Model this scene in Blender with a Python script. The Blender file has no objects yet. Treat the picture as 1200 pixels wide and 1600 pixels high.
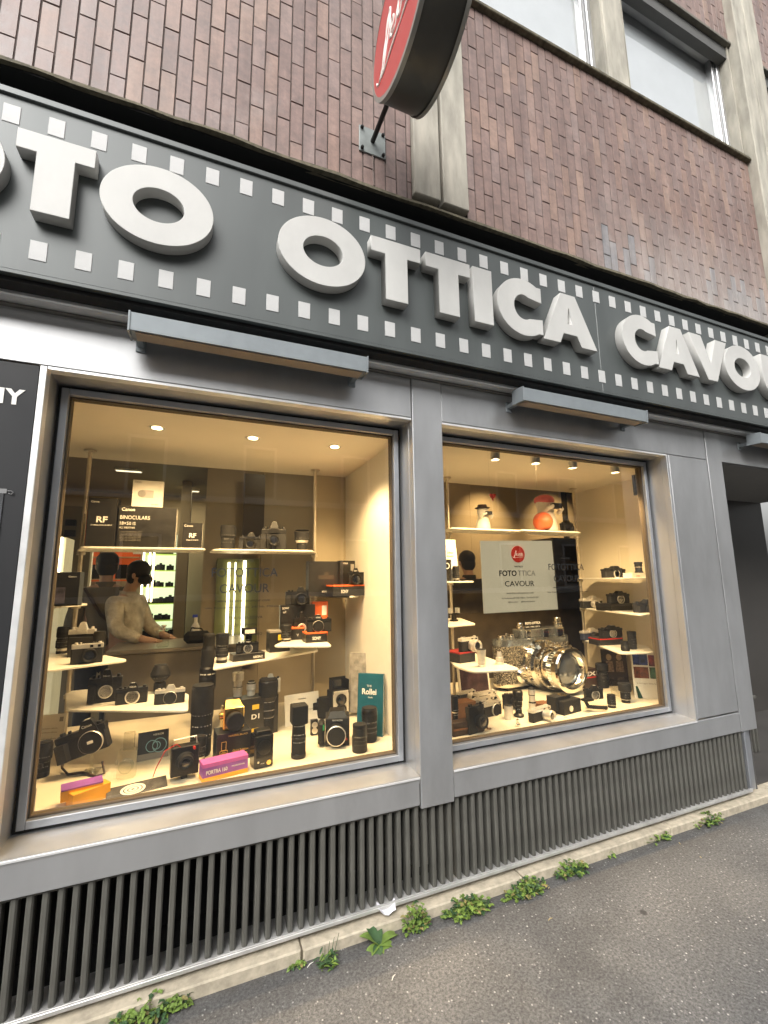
import bpy, math, random
import numpy as np
from mathutils import Vector, Matrix
random.seed(7)
C = bpy.context.scene
COL = C.collection
# ------------------------------------------------------------------ camera, sky, sun, exposure
HC, DC, FPX = 1.575, 1.943, 687.2
RM = np.array([[0.92422, -0.38168, -0.01191], [0.04718, 0.14525, -0.98829], [0.37895, 0.91282, 0.15200]])
_u, _s, _v = np.linalg.svd(RM); RM = _u @ _v
CP = np.array([0.0, -DC, HC])
cam = bpy.data.objects.new('camera', bpy.data.cameras.new('camera'))
COL.objects.link(cam); C.camera = cam
cr, cd, cf = RM
cam.matrix_world = Matrix(((cr[0], -cd[0], -cf[0], 0), (cr[1], -cd[1], -cf[1], -DC), (cr[2], -cd[2], -cf[2], HC), (0, 0, 0, 1)))
cam.data.sensor_fit = 'VERTICAL'; cam.data.sensor_height = 36; cam.data.lens = 36 * FPX / 1600
cam.data.clip_start = 0.02; cam.data.clip_end = 500
W = bpy.data.worlds.new('World'); C.world = W; W.use_nodes = True
nt = W.node_tree
sky = nt.nodes.new('ShaderNodeTexSky'); sky.sky_type = 'NISHITA'; sky.sun_disc = False
sky.sun_elevation = math.radians(43); sky.sun_rotation = math.radians(216)
sky.air_density = 1.6; sky.dust_density = 7.0; sky.ozone_density = 1.0
hs = nt.nodes.new('ShaderNodeHueSaturation'); hs.inputs['Saturation'].default_value = 0.10
bg = nt.nodes['Background']; bg.inputs['Strength'].default_value = 0.13
nt.links.new(sky.outputs[0], hs.inputs['Color']); nt.links.new(hs.outputs[0], bg.inputs['Color'])
sun = bpy.data.objects.new('sun', bpy.data.lights.new('sun', 'SUN')); COL.objects.link(sun)
sun.data.energy = 0.9; sun.data.angle = math.radians(40); sun.data.color = (1, .97, .93)
az, el = math.radians(216), math.radians(43)   # direction towards the sun
sd = Vector((math.sin(az) * math.cos(el), math.cos(az) * math.cos(el), math.sin(el)))
sun.rotation_euler = sd.to_track_quat('Z', 'Y').to_euler()
C.view_settings.view_transform = 'Standard'; C.view_settings.look = 'None'
C.view_settings.exposure = 0.88; C.view_settings.gamma = 1
try:
    C.cycles.use_denoising = True; C.cycles.denoiser = 'OPENIMAGEDENOISE'
    C.cycles.max_bounces = 9; C.cycles.diffuse_bounces = 4; C.cycles.glossy_bounces = 4
    C.cycles.transparent_max_bounces = 12; C.cycles.sample_clamp_indirect = 6
    C.cycles.caustics_reflective = False; C.cycles.caustics_refractive = False
except Exception: pass

# ------------------------------------------------------------------ photo measurement -> world
def ray(u, v): return RM.T @ np.array([(u - 600) / FPX, (v - 800) / FPX, 1.0])
def PY(u, v, y): d = ray(u, v); return CP + d * (y + DC) / d[1]
def PZ(u, v, z): d = ray(u, v); return CP + d * (z - HC) / d[2]
def PX(u, v, x): d = ray(u, v); return CP + d * x / d[0]
def pr(P): Q = RM @ (np.array(P, float) - CP); return 600 + FPX * Q[0] / Q[2], 800 + FPX * Q[1] / Q[2]
def bis(f, a, b, t):
    fa = f(a) - t
    for _ in range(40):
        m = (a + b) / 2; fm = f(m) - t
        if (fm > 0) == (fa > 0): a, fa = m, fm
        else: b = m
    return (a + b) / 2

# ------------------------------------------------------------------ materials
MATS = {}
def mat(name, col, rough=.5, metal=0., var=.12, scale=8., bump=0., emit=None, coat=0., grime=0., spec=.5, stretch=(1, 1, 1)):
    if name in MATS: return MATS[name]
    m = bpy.data.materials.new(name); m.use_nodes = True; n = m.node_tree; b = n.nodes['Principled BSDF']
    b.inputs['Roughness'].default_value = rough; b.inputs['Metallic'].default_value = metal
    b.inputs['Specular IOR Level'].default_value = spec
    if coat: b.inputs['Coat Weight'].default_value = coat; b.inputs['Coat Roughness'].default_value = .1
    tc = n.nodes.new('ShaderNodeTexCoord'); mp = n.nodes.new('ShaderNodeMapping'); mp.inputs['Scale'].default_value = stretch
    n.links.new(tc.outputs['Object'], mp.inputs['Vector'])
    nz = n.nodes.new('ShaderNodeTexNoise'); nz.inputs['Scale'].default_value = scale; nz.inputs['Detail'].default_value = 6
    n.links.new(mp.outputs[0], nz.inputs['Vector'])
    rp = n.nodes.new('ShaderNodeValToRGB')
    rp.color_ramp.elements[0].position = .3; rp.color_ramp.elements[1].position = .7
    rp.color_ramp.elements[0].color = tuple(max(0, c * (1 - var)) for c in col) + (1,)
    rp.color_ramp.elements[1].color = tuple(min(1, c * (1 + var)) for c in col) + (1,)
    n.links.new(nz.outputs['Fac'], rp.inputs['Fac']); src = rp.outputs['Color']
    if grime:
        n2 = n.nodes.new('ShaderNodeTexNoise'); n2.inputs['Scale'].default_value = scale * .22; n2.inputs['Detail'].default_value = 9; n2.inputs['Roughness'].default_value = .7
        n.links.new(mp.outputs[0], n2.inputs['Vector'])
        r2 = n.nodes.new('ShaderNodeValToRGB'); r2.color_ramp.elements[0].position = .5; r2.color_ramp.elements[1].position = .72
        r2.color_ramp.elements[0].color = (0, 0, 0, 1); r2.color_ramp.elements[1].color = (grime,) * 3 + (1,)
        n.links.new(n2.outputs['Fac'], r2.inputs['Fac'])
        mx = n.nodes.new('ShaderNodeMixRGB'); mx.inputs['Color2'].default_value = tuple(c * .45 for c in col) + (1,)
        n.links.new(r2.outputs[0], mx.inputs['Fac']); n.links.new(src, mx.inputs['Color1']); src = mx.outputs[0]
    n.links.new(src, b.inputs['Base Color'])
    mr = n.nodes.new('ShaderNodeMapRange'); mr.inputs['To Min'].default_value = max(.02, rough * .8); mr.inputs['To Max'].default_value = min(1, rough * 1.25)
    n.links.new(nz.outputs['Fac'], mr.inputs['Value']); n.links.new(mr.outputs[0], b.inputs['Roughness'])
    if bump:
        bp = n.nodes.new('ShaderNodeBump'); bp.inputs['Strength'].default_value = bump; bp.inputs['Distance'].default_value = .004
        n.links.new(nz.outputs['Fac'], bp.inputs['Height']); n.links.new(bp.outputs[0], b.inputs['Normal'])
    if emit:
        b.inputs['Emission Color'].default_value = tuple(emit[:3]) + (1,); b.inputs['Emission Strength'].default_value = emit[3]
    MATS[name] = m; return m
def glassmat(name, tint=(1, 1, 1), ior=1.5, rough=0.0, floor=0.0):
    if name in MATS: return MATS[name]
    m = bpy.data.materials.new(name); m.use_nodes = True; n = m.node_tree; n.nodes.clear()
    o = n.nodes.new('ShaderNodeOutputMaterial'); t = n.nodes.new('ShaderNodeBsdfTransparent'); g = n.nodes.new('ShaderNodeBsdfGlossy')
    t.inputs['Color'].default_value = tuple(tint) + (1,); g.inputs['Roughness'].default_value = rough
    f = n.nodes.new('ShaderNodeLayerWeight'); pw = n.nodes.new('ShaderNodeMath'); pw.operation = 'POWER'; pw.inputs[1].default_value = 4.0
    n.links.new(f.outputs['Facing'], pw.inputs[0]); f0 = ((ior - 1) / (ior + 1)) ** 2
    ge = n.nodes.new('ShaderNodeNewGeometry'); fr = n.nodes.new('ShaderNodeMapRange'); fr.inputs['To Min'].default_value = max(f0, floor); fr.inputs['To Max'].default_value = 1; n.links.new(pw.outputs[0], fr.inputs['Value'])
    inv = n.nodes.new('ShaderNodeMath'); inv.operation = 'SUBTRACT'; inv.inputs[0].default_value = 1; n.links.new(ge.outputs['Backfacing'], inv.inputs[1])
    mr = n.nodes.new('ShaderNodeMath'); mr.operation = 'MULTIPLY'; n.links.new(fr.outputs[0], mr.inputs[0]); n.links.new(inv.outputs[0], mr.inputs[1])
    x = n.nodes.new('ShaderNodeMixShader'); n.links.new(mr.outputs[0], x.inputs['Fac']); n.links.new(t.outputs[0], x.inputs[1]); n.links.new(g.outputs[0], x.inputs[2])
    n.links.new(x.outputs[0], o.inputs['Surface']); MATS[name] = m; return m

ALU = mat('brushed_aluminium', (.54, .545, .55), .38, .74, .08, 6, .0, grime=.38, stretch=(1, 1, .35))
ALU2 = mat('window_frame_metal', (.42, .435, .46), .38, .7, .06, 9, grime=.35)
ALUD = mat('lamp_housing_grey', (.27, .30, .315), .45, .2, .06, 12, grime=.3)
TRIM = mat('pale_metal_trim', (.88, .88, .87), .4, .5, .05, 10, grime=.35)
SIGNG = mat('sign_slate_grey', (.085, .095, .093), .40, .1, .14, 4, .05, grime=.45, stretch=(1, 1, .25))
LETT = mat('letter_stone_white', (.54, .535, .51), .5, 0, .07, 5, .1, grime=.22, stretch=(1, 1, .7))
PERF = mat('perforation_white', (.52, .52, .51), .5, 0, .08, 20, grime=.4)
STONE = mat('weathered_stone', (.40, .375, .315), .85, 0, .25, 14, .6, grime=.7, stretch=(1, 1, .25))
MOSS = mat('mossy_concrete', (.115, .10, .065), .95, 0, .45, 30, .9, grime=.6)
CURB = mat('curb_stone', (.47, .41, .31), .9, 0, .2, 30, .8, grime=.6)
SLAT = mat('slat_grey_paint', (.115, .112, .098), .5, .1, .15, 25, .1, grime=.4, stretch=(1, 1, .3))
VOID = mat('dark_void', (.012, .012, .012), .9, 0, .2)
RAIL = mat('rail_metal', (.66, .65, .63), .35, .6, .1, 20, .1, grime=.5)
BLKP = mat('black_panel', (.010, .0105, .012), .6, 0, .2, 4)
CREAM = mat('cream_display', (.80, .73, .58), .6, 0, .03, 6)
CEIL = mat('ceiling_paint', (.80, .74, .62), .7, 0, .03, 4)
WALLC = mat('shop_wall', (.46, .39, .27), .7, 0, .05, 3)
WALLD = mat('shop_wall_dark', (.25, .21, .145), .6, 0, .08, 3)
SHELF = mat('shelf_lacquer', (.82, .79, .70), .35, 0, .03, 10)
STEEL = mat('brushed_steel', (.66, .60, .50), .3, .75, .06, 30)
BLK = mat('black_plastic', (.013, .0125, .012), .38, 0, .3, 40, .1, spec=.4)
BLKL = mat('black_leatherette', (.019, .0185, .018), .6, 0, .4, 160, .5, spec=.35)
BLKG = mat('black_gloss', (.010, .010, .010), .15, 0, .2, 20, spec=.6)
RUB = mat('black_rubber', (.017, .0165, .016), .7, 0, .3, 90, .4, spec=.3)
CHR = mat('satin_chrome', (.78, .75, .70), .32, .62, .08, 50)
CHRM = mat('mirror_chrome', (.84, .81, .75), .07, 1.0, .05, 20)
GLASSB = mat('lens_glass', (.012, .014, .022), .05, 0, .2, 5, coat=1, spec=.8)
WHT = mat('white_plastic', (.78, .76, .70), .4, 0, .03, 20)
GOLD = mat('gold_metal', (.83, .58, .20), .2, 1, .08, 30)
REDM = mat('red_paint', (.55, .03, .025), .4, 0, .08, 20)
ORAN = mat('orange_card', (.80, .14, .03), .5, 0, .06, 20)
YELO = mat('yellow_card', (.75, .50, .04), .5, 0, .05, 20)
AMBR = mat('amber_card', (.85, .40, .03), .5, 0, .05, 20)
PURP = mat('purple_card', (.30, .10, .42), .5, 0, .25, 14)
MAGE = mat('magenta_card', (.55, .12, .42), .5, 0, .1, 14)
CARD = mat('white_card', (.80, .77, .70), .6, 0, .04, 15)
CARDB = mat('black_card', (.018, .017, .016), .35, 0, .25, 20)
TEAL = mat('teal_cover', (.012, .10, .14), .35, 0, .15, 10)
GREYC = mat('grey_cover', (.30, .28, .25), .5, 0, .4, 25)
BROWN = mat('brown_leather', (.20, .085, .035), .5, 0, .25, 30, .3)
DBRN = mat('dark_brown_leather', (.045, .026, .018), .55, 0, .3, 30, .3)
TXW = mat('text_white', (.85, .83, .78), .5, 0, .02)
TXK = mat('text_black', (.02, .02, .02), .5, 0, .02)
TXR = mat('text_red', (.65, .05, .03), .5, 0, .02)
TXG = mat('text_gold', (.75, .48, .12), .4, .4, .05)
TXD = mat('text_grey', (.28, .26, .23), .5, 0, .02)
SKIN = mat('skin', (.52, .32, .22), .5, 0, .05, 20)
HAIR = mat('black_hair', (.016, .013, .011), .6, 0, .4, 60, .6)
SHIRT = mat('beige_shirt', (.58, .53, .43), .85, 0, .35, 9, .8)
SHIRT2 = mat('grey_shirt', (.17, .15, .12), .8, 0, .12, 12, .4)
_b = [x for x in SHIRT.node_tree.nodes if x.type == 'BUMP'][0]; _b.inputs['Distance'].default_value = .05; _b.inputs['Strength'].default_value = 1
TROUS = mat('dark_trousers', (.03, .028, .03), .8, 0, .2, 12)
BLUE = mat('blue_rubber', (.015, .04, .42), .4, 0, .1, 20)
LEAF = mat('leaf_green', (.15, .23, .045), .55, 0, .4, 30)
LEAF3 = mat('leaf_dry', (.26, .22, .08), .7, 0, .4, 30)
LEAF2 = mat('leaf_dark', (.045, .095, .035), .55, 0, .3, 30)
TAN = mat('tan_board', (.55, .38, .22), .6, 0, .1, 20)
def lit(name, col, s): return mat(name, (.8, .8, .8), .5, emit=(*col, s))
BULB = lit('lamp_glow', (1, .78, .48), 4.5)
TUBE = lit('tube_glow', (1, .88, .62), 5)
PANELL = lit('lit_panel', (1, .90, .66), 1.3)
CABL = lit('cabinet_glow', (.86, 1, .70), .75)
PANE = glassmat('window_glass', (.85, .84, .79), 1.5, 0, .075)
PANE2 = glassmat('upper_window_glass', (.97, .98, .98), 1.9, 0.02, .18)
ACRY = glassmat('clear_acrylic', (.93, .93, .90), 1.45, .04, .06)

# ------------------------------------------------------------------ mesh builder
class MB:
    def __init__(s): s.v = []; s.f = []; s.m = []; s.s = []; s.k = 0; s.M = Matrix()
    def add(s, vs, fs, k=None, smooth=False):
        o = len(s.v); s.v += [tuple(s.M @ Vector(p)) for p in vs]
        for f in fs: s.f.append([o + i for i in f]); s.m.append(s.k if k is None else k); s.s.append(smooth)
        return s
    def box(s, x0, x1, y0, y1, z0, z1, k=None, b=0.):
        if b <= 0:
            vs = [(x, y, z) for z in (z0, z1) for y in (y0, y1) for x in (x0, x1)]
            return s.add(vs, [(0, 2, 3, 1), (4, 5, 7, 6), (0, 1, 5, 4), (2, 6, 7, 3), (0, 4, 6, 2), (1, 3, 7, 5)], k)
        b = min(b, (x1 - x0) * .49, (y1 - y0) * .49, (z1 - z0) * .49)
        # three nested rings top and bottom: chamfered box
        def ring(i, z): return [(x0 + i, y0 + b, z), (x0 + b, y0 + i, z), (x1 - b, y0 + i, z), (x1 - i, y0 + b, z), (x1 - i, y1 - b, z), (x1 - b, y1 - i, z), (x0 + b, y1 - i, z), (x0 + i, y1 - b, z)]
        R = [ring(b * .7, z0), ring(0, z0 + b * .7), ring(0, z1 - b * .7), ring(b * .7, z1)]
        return s.loft(R, k, True, True)
    def loft(s, R, k=None, c0=True, c1=True, smooth=False, closed=True):
        n = len(R[0]); vs = [p for r in R for p in r]; fs = []
        for i in range(len(R) - 1):
            for j in range(n if closed else n - 1):
                a = i * n + j; b_ = i * n + (j + 1) % n
                fs.append((a, b_, b_ + n, a + n))
        if c0: fs.append(tuple(range(n - 1, -1, -1)))
        if c1: fs.append(tuple((len(R) - 1) * n + j for j in range(n)))
        return s.add(vs, fs, k, smooth)
    def lathe(s, prof, c=(0, 0, 0), ax='z', n=28, k=None, smooth=True, ks=None, cap=True):
        # prof: (radius, height along axis)
        R = []
        for r, h in prof:
            ring = []
            for i in range(n):
                t = 2 * math.pi * i / n; a, b = r * math.cos(t), r * math.sin(t)
                ring.append({'z': (c[0] + a, c[1] + b, c[2] + h), 'y': (c[0] + a, c[1] - h, c[2] + b), 'x': (c[0] + h, c[1] + a, c[2] + b)}[ax])
            R.append(ring)
        if ks is None: return s.loft(R, k, cap, cap, smooth)
        for i in range(len(R) - 1): s.loft(R[i:i + 2], ks[i], cap and i == 0, cap and i == len(R) - 2, smooth)
        return s
    def tube(s, pts, r, n=8, k=None):
        P = [Vector(p) for p in pts]; R = []
        rr = r if isinstance(r, (list, tuple)) else [r] * len(P)
        for i, p in enumerate(P):
            d = (P[min(i + 1, len(P) - 1)] - P[max(i - 1, 0)]).normalized()
            u = d.orthogonal().normalized() if i == 0 else (u - d * u.dot(d)).normalized()
            w = d.cross(u)
            R.append([tuple(p + (u * math.cos(2 * math.pi * j / n) + w * math.sin(2 * math.pi * j / n)) * rr[i]) for j in range(n)])
        return s.loft(R, k, True, True, True)
    def prism(s, pts, z0, z1, k=None, ax='z'):
        f = {'z': lambda a, b, h: (a, b, h), 'y': lambda a, b, h: (a, h, b), 'x': lambda a, b, h: (h, a, b)}[ax]
        return s.loft([[f(a, b, z0) for a, b in pts], [f(a, b, z1) for a, b in pts]], k)
    def ball(s, c, r, k=None, n=16, m=10):
        rx, ry, rz = r if isinstance(r, (tuple, list)) else (r, r, r); R = []
        for i in range(m + 1):
            t = math.pi * (i + .02) / (m + .04)
            R.append([(c[0] + rx * math.sin(t) * math.cos(2 * math.pi * j / n), c[1] + ry * math.sin(t) * math.sin(2 * math.pi * j / n), c[2] - rz * math.cos(t)) for j in range(n)])
        return s.loft(R, k, True, True, True)
    def mesh(s, name, mats):
        me = bpy.data.meshes.new(name); me.from_pydata(s.v, [], s.f)
        for m in (mats if isinstance(mats, (list, tuple)) else [mats]): me.materials.append(m)
        me.polygons.foreach_set('material_index', s.m); me.polygons.foreach_set('use_smooth', [True] * len(s.f) if any(s.s) else [False] * len(s.f))
        me.update()
        import bmesh
        bm = bmesh.new(); bm.from_mesh(me); bmesh.ops.recalc_face_normals(bm, faces=bm.faces); bm.to_mesh(me); bm.free()
        if any(s.s):
            me.set_sharp_from_angle(angle=math.radians(35))
        return me
    def build(s, name, mats, parent=None, loc=None, rz=0):
        o = bpy.data.objects.new(name, s.mesh(name, mats)); COL.objects.link(o)
        if parent: o.parent = parent
        if loc is not None: o.location = loc
        o.rotation_euler.z = rz
        return o
def tag(o, label=None, cat=None, group=None, kind=None):
    if label: o['label'] = label
    if cat: o['category'] = cat
    if group: o['group'] = group
    if kind: o['kind'] = kind
    return o
def thing(name, label, cat, loc=(0, 0, 0), rz=0, group=None):
    o = bpy.data.objects.new(name, None); COL.objects.link(o); o.location = loc; o.rotation_euler.z = rz
    o.empty_display_size = .05
    return tag(o, label, cat, group)
def copyo(o, parent, loc=None):
    c = o.copy(); COL.objects.link(c); c.parent = parent
    if loc is not None: c.location = loc
    return c
def bx(name, m, x0, x1, y0, y1, z0, z1, parent=None, b=0., **t):
    o = MB().box(x0, x1, y0, y1, z0, z1, b=b).build(name, m, parent); return tag(o, **t) if t else o
DG = None
def curve_mesh(cu, m):
    o = bpy.data.objects.new('tmp', cu); COL.objects.link(o)
    bpy.context.view_layer.update()
    dg = bpy.context.evaluated_depsgraph_get(); me = bpy.data.meshes.new_from_object(o.evaluated_get(dg))
    bpy.data.objects.remove(o); bpy.data.curves.remove(cu); me.materials.clear(); me.materials.append(m); return me
def text(name, s, size, m, parent=None, loc=(0, 0, 0), ext=.0006, bold=0., shear=0., width=None, align='CENTER', spacing=1., rot=None, ry=0):
    """Lettering standing upright, facing -y, baseline at loc."""
    cu = bpy.data.curves.new(name, 'FONT'); cu.body = s; cu.size = size; cu.extrude = ext; cu.offset = bold; cu.shear = shear
    cu.align_x = align; cu.space_character = spacing; cu.resolution_u = 3
    me = curve_mesh(cu, m)
    if width:
        xs = [v.co.x for v in me.vertices]
        if xs and max(xs) > min(xs):
            k = width / (max(xs) - min(xs))
            for v in me.vertices: v.co.x *= k
    me.name = name
    o = bpy.data.objects.new(name, me); COL.objects.link(o)
    if parent: o.parent = parent
    o.location = loc; o.rotation_euler = rot if rot else (math.pi / 2, ry, 0); return o
def shape(polys, ext, m, bevel=.0):
    """2-D outlines (with holes) -> extruded slab mesh, standing in xz, centred in y."""
    cu = bpy.data.curves.new('shape', 'CURVE'); cu.dimensions = '2D'; cu.fill_mode = 'BOTH'; cu.extrude = ext; cu.bevel_depth = bevel; cu.bevel_resolution = 1
    for pl in polys:
        sp = cu.splines.new('POLY'); sp.points.add(len(pl) - 1); sp.use_cyclic_u = True
        for i, (a, b) in enumerate(pl): sp.points[i].co = (a, b, 0, 1)
    me = curve_mesh(cu, m); me.transform(Matrix.Rotation(math.pi / 2, 4, 'X')); return me
def ell(cx, cy, rx, ry, n=64, a0=0, a1=360):
    return [(cx + rx * math.cos(math.radians(a0 + (a1 - a0) * i / (n if a1 - a0 == 360 else n - 1))), cy + ry * math.sin(math.radians(a0 + (a1 - a0) * i / (n if a1 - a0 == 360 else n - 1)))) for i in range(n)]

# ================================================================== SETTING
def asphalt_mat():
    m = bpy.data.materials.new('asphalt'); m.use_nodes = True; n = m.node_tree; b = n.nodes['Principled BSDF']
    tc = n.nodes.new('ShaderNodeTexCoord'); L = n.links.new
    def noise(s, d=4, r=.5):
        x = n.nodes.new('ShaderNodeTexNoise'); x.inputs['Scale'].default_value = s; x.inputs['Detail'].default_value = d; x.inputs['Roughness'].default_value = r
        L(tc.outputs['Object'], x.inputs['Vector']); return x
    def ramp(src, p0, c0, p1, c1):
        r = n.nodes.new('ShaderNodeValToRGB'); r.color_ramp.elements[0].position = p0; r.color_ramp.elements[1].position = p1
        r.color_ramp.elements[0].color = (*c0, 1); r.color_ramp.elements[1].color = (*c1, 1); L(src, r.inputs['Fac']); return r
    def mix(f, a, c, mode='MIX'):
        x = n.nodes.new('ShaderNodeMixRGB'); x.blend_type = mode
        if isinstance(f, (int, float)): x.inputs['Fac'].default_value = f
        else: L(f, x.inputs['Fac'])
        L(a, x.inputs['Color1']); L(c, x.inputs['Color2']); return x
    fine = ramp(noise(85, 5, .8).outputs['Fac'], .38, (.074, .075, .077), .66, (.235, .236, .238))
    big = ramp(noise(1.6, 5, .6).outputs['Fac'], .3, (.72, .72, .72), .7, (1.12, 1.10, 1.06))
    base = mix(1., fine.outputs[0], big.outputs[0], 'MULTIPLY')
    vo = n.nodes.new('ShaderNodeTexVoronoi'); vo.inputs['Scale'].default_value = 52; vo.inputs['Randomness'].default_value = 1; L(tc.outputs['Object'], vo.inputs['Vector'])
    spot = ramp(vo.outputs['Distance'], .14, (1, 1, 1), .24, (0, 0, 0))
    sel = ramp(vo.outputs['Color'], .48, (0, 0, 0), .72, (1, 1, 1))
    f = mix(1., spot.outputs[0], sel.outputs[0], 'MULTIPLY')
    agc = ramp(noise(40, 2).outputs['Fac'], .35, (.30, .30, .29), .7, (.60, .59, .57))
    c = mix(f.outputs[0], base.outputs[0], agc.outputs[0])
    v2 = n.nodes.new('ShaderNodeTexVoronoi'); v2.inputs['Scale'].default_value = 3.2; L(tc.outputs['Object'], v2.inputs['Vector'])
    gum = ramp(v2.outputs['Distance'], .055, (.75, .75, .75), .075, (0, 0, 0))
    dk = n.nodes.new('ShaderNodeRGB'); dk.outputs[0].default_value = (.03, .028, .027, 1)
    c = mix(gum.outputs[0], c.outputs[0], dk.outputs[0])
    # wandering cracks and grimy strip along the kerb
    n5 = noise(2.5, 6, .7); dis = mix(.10, tc.outputs['Object'], n5.outputs['Color'])
    vc = n.nodes.new('ShaderNodeTexVoronoi'); vc.feature = 'DISTANCE_TO_EDGE'; vc.inputs['Scale'].default_value = .55; L(dis.outputs[0], vc.inputs['Vector'])
    ck = ramp(vc.outputs['Distance'], .0015, (.15, .15, .15), .002, (0, 0, 0)); c = mix(ck.outputs[0], c.outputs[0], dk.outputs[0])
    sx = n.nodes.new('ShaderNodeSeparateXYZ'); L(tc.outputs['Object'], sx.inputs[0])
    yr = n.nodes.new('ShaderNodeMapRange'); yr.inputs['From Min'].default_value = -.10; yr.inputs['From Max'].default_value = .13; yr.inputs['To Max'].default_value = 1.0; L(sx.outputs['Y'], yr.inputs['Value'])
    my = n.nodes.new('ShaderNodeMath'); my.operation = 'MULTIPLY'; L(yr.outputs[0], my.inputs[0]); L(noise(12, 6, .7).outputs['Fac'], my.inputs[1])
    dk2 = n.nodes.new('ShaderNodeRGB'); dk2.outputs[0].default_value = (.045, .038, .030, 1); c = mix(my.outputs[0], c.outputs[0], dk2.outputs[0])
    st = ramp(noise(.9, 9, .75).outputs['Fac'], .55, (0, 0, 0), .66, (.30, .30, .30)); c = mix(st.outputs[0], c.outputs[0], dk.outputs[0])
    L(c.outputs[0], b.inputs['Base Color']); b.inputs['Roughness'].default_value = .85
    bp = n.nodes.new('ShaderNodeBump'); bp.inputs['Strength'].default_value = .7; bp.inputs['Distance'].default_value = .003
    ad = n.nodes.new('ShaderNodeMath'); ad.operation = 'ADD'; L(noise(150, 3, .7).outputs['Fac'], ad.inputs[0]); L(f.outputs[0], ad.inputs[1])
    L(ad.outputs[0], bp.inputs['Height']); L(bp.outputs[0], b.inputs['Normal']); return m
bx('street', asphalt_mat(), -60, 60, -40, .135, -.2, 0, kind='structure')
# curb stones along the wall
mb = MB(); xs = [-3.0, -1.9, -.95, .47, 1.62, 2.75, 3.88, 5.2, 6.5]
for a, b in zip(xs[:-1], xs[1:]):
    mb.box(a + .003, b - .003, .1351, .5, -.1, .047 + random.uniform(-.003, .003), b=.008)
tag(mb.build('kerb', CURB), kind='structure')

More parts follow.
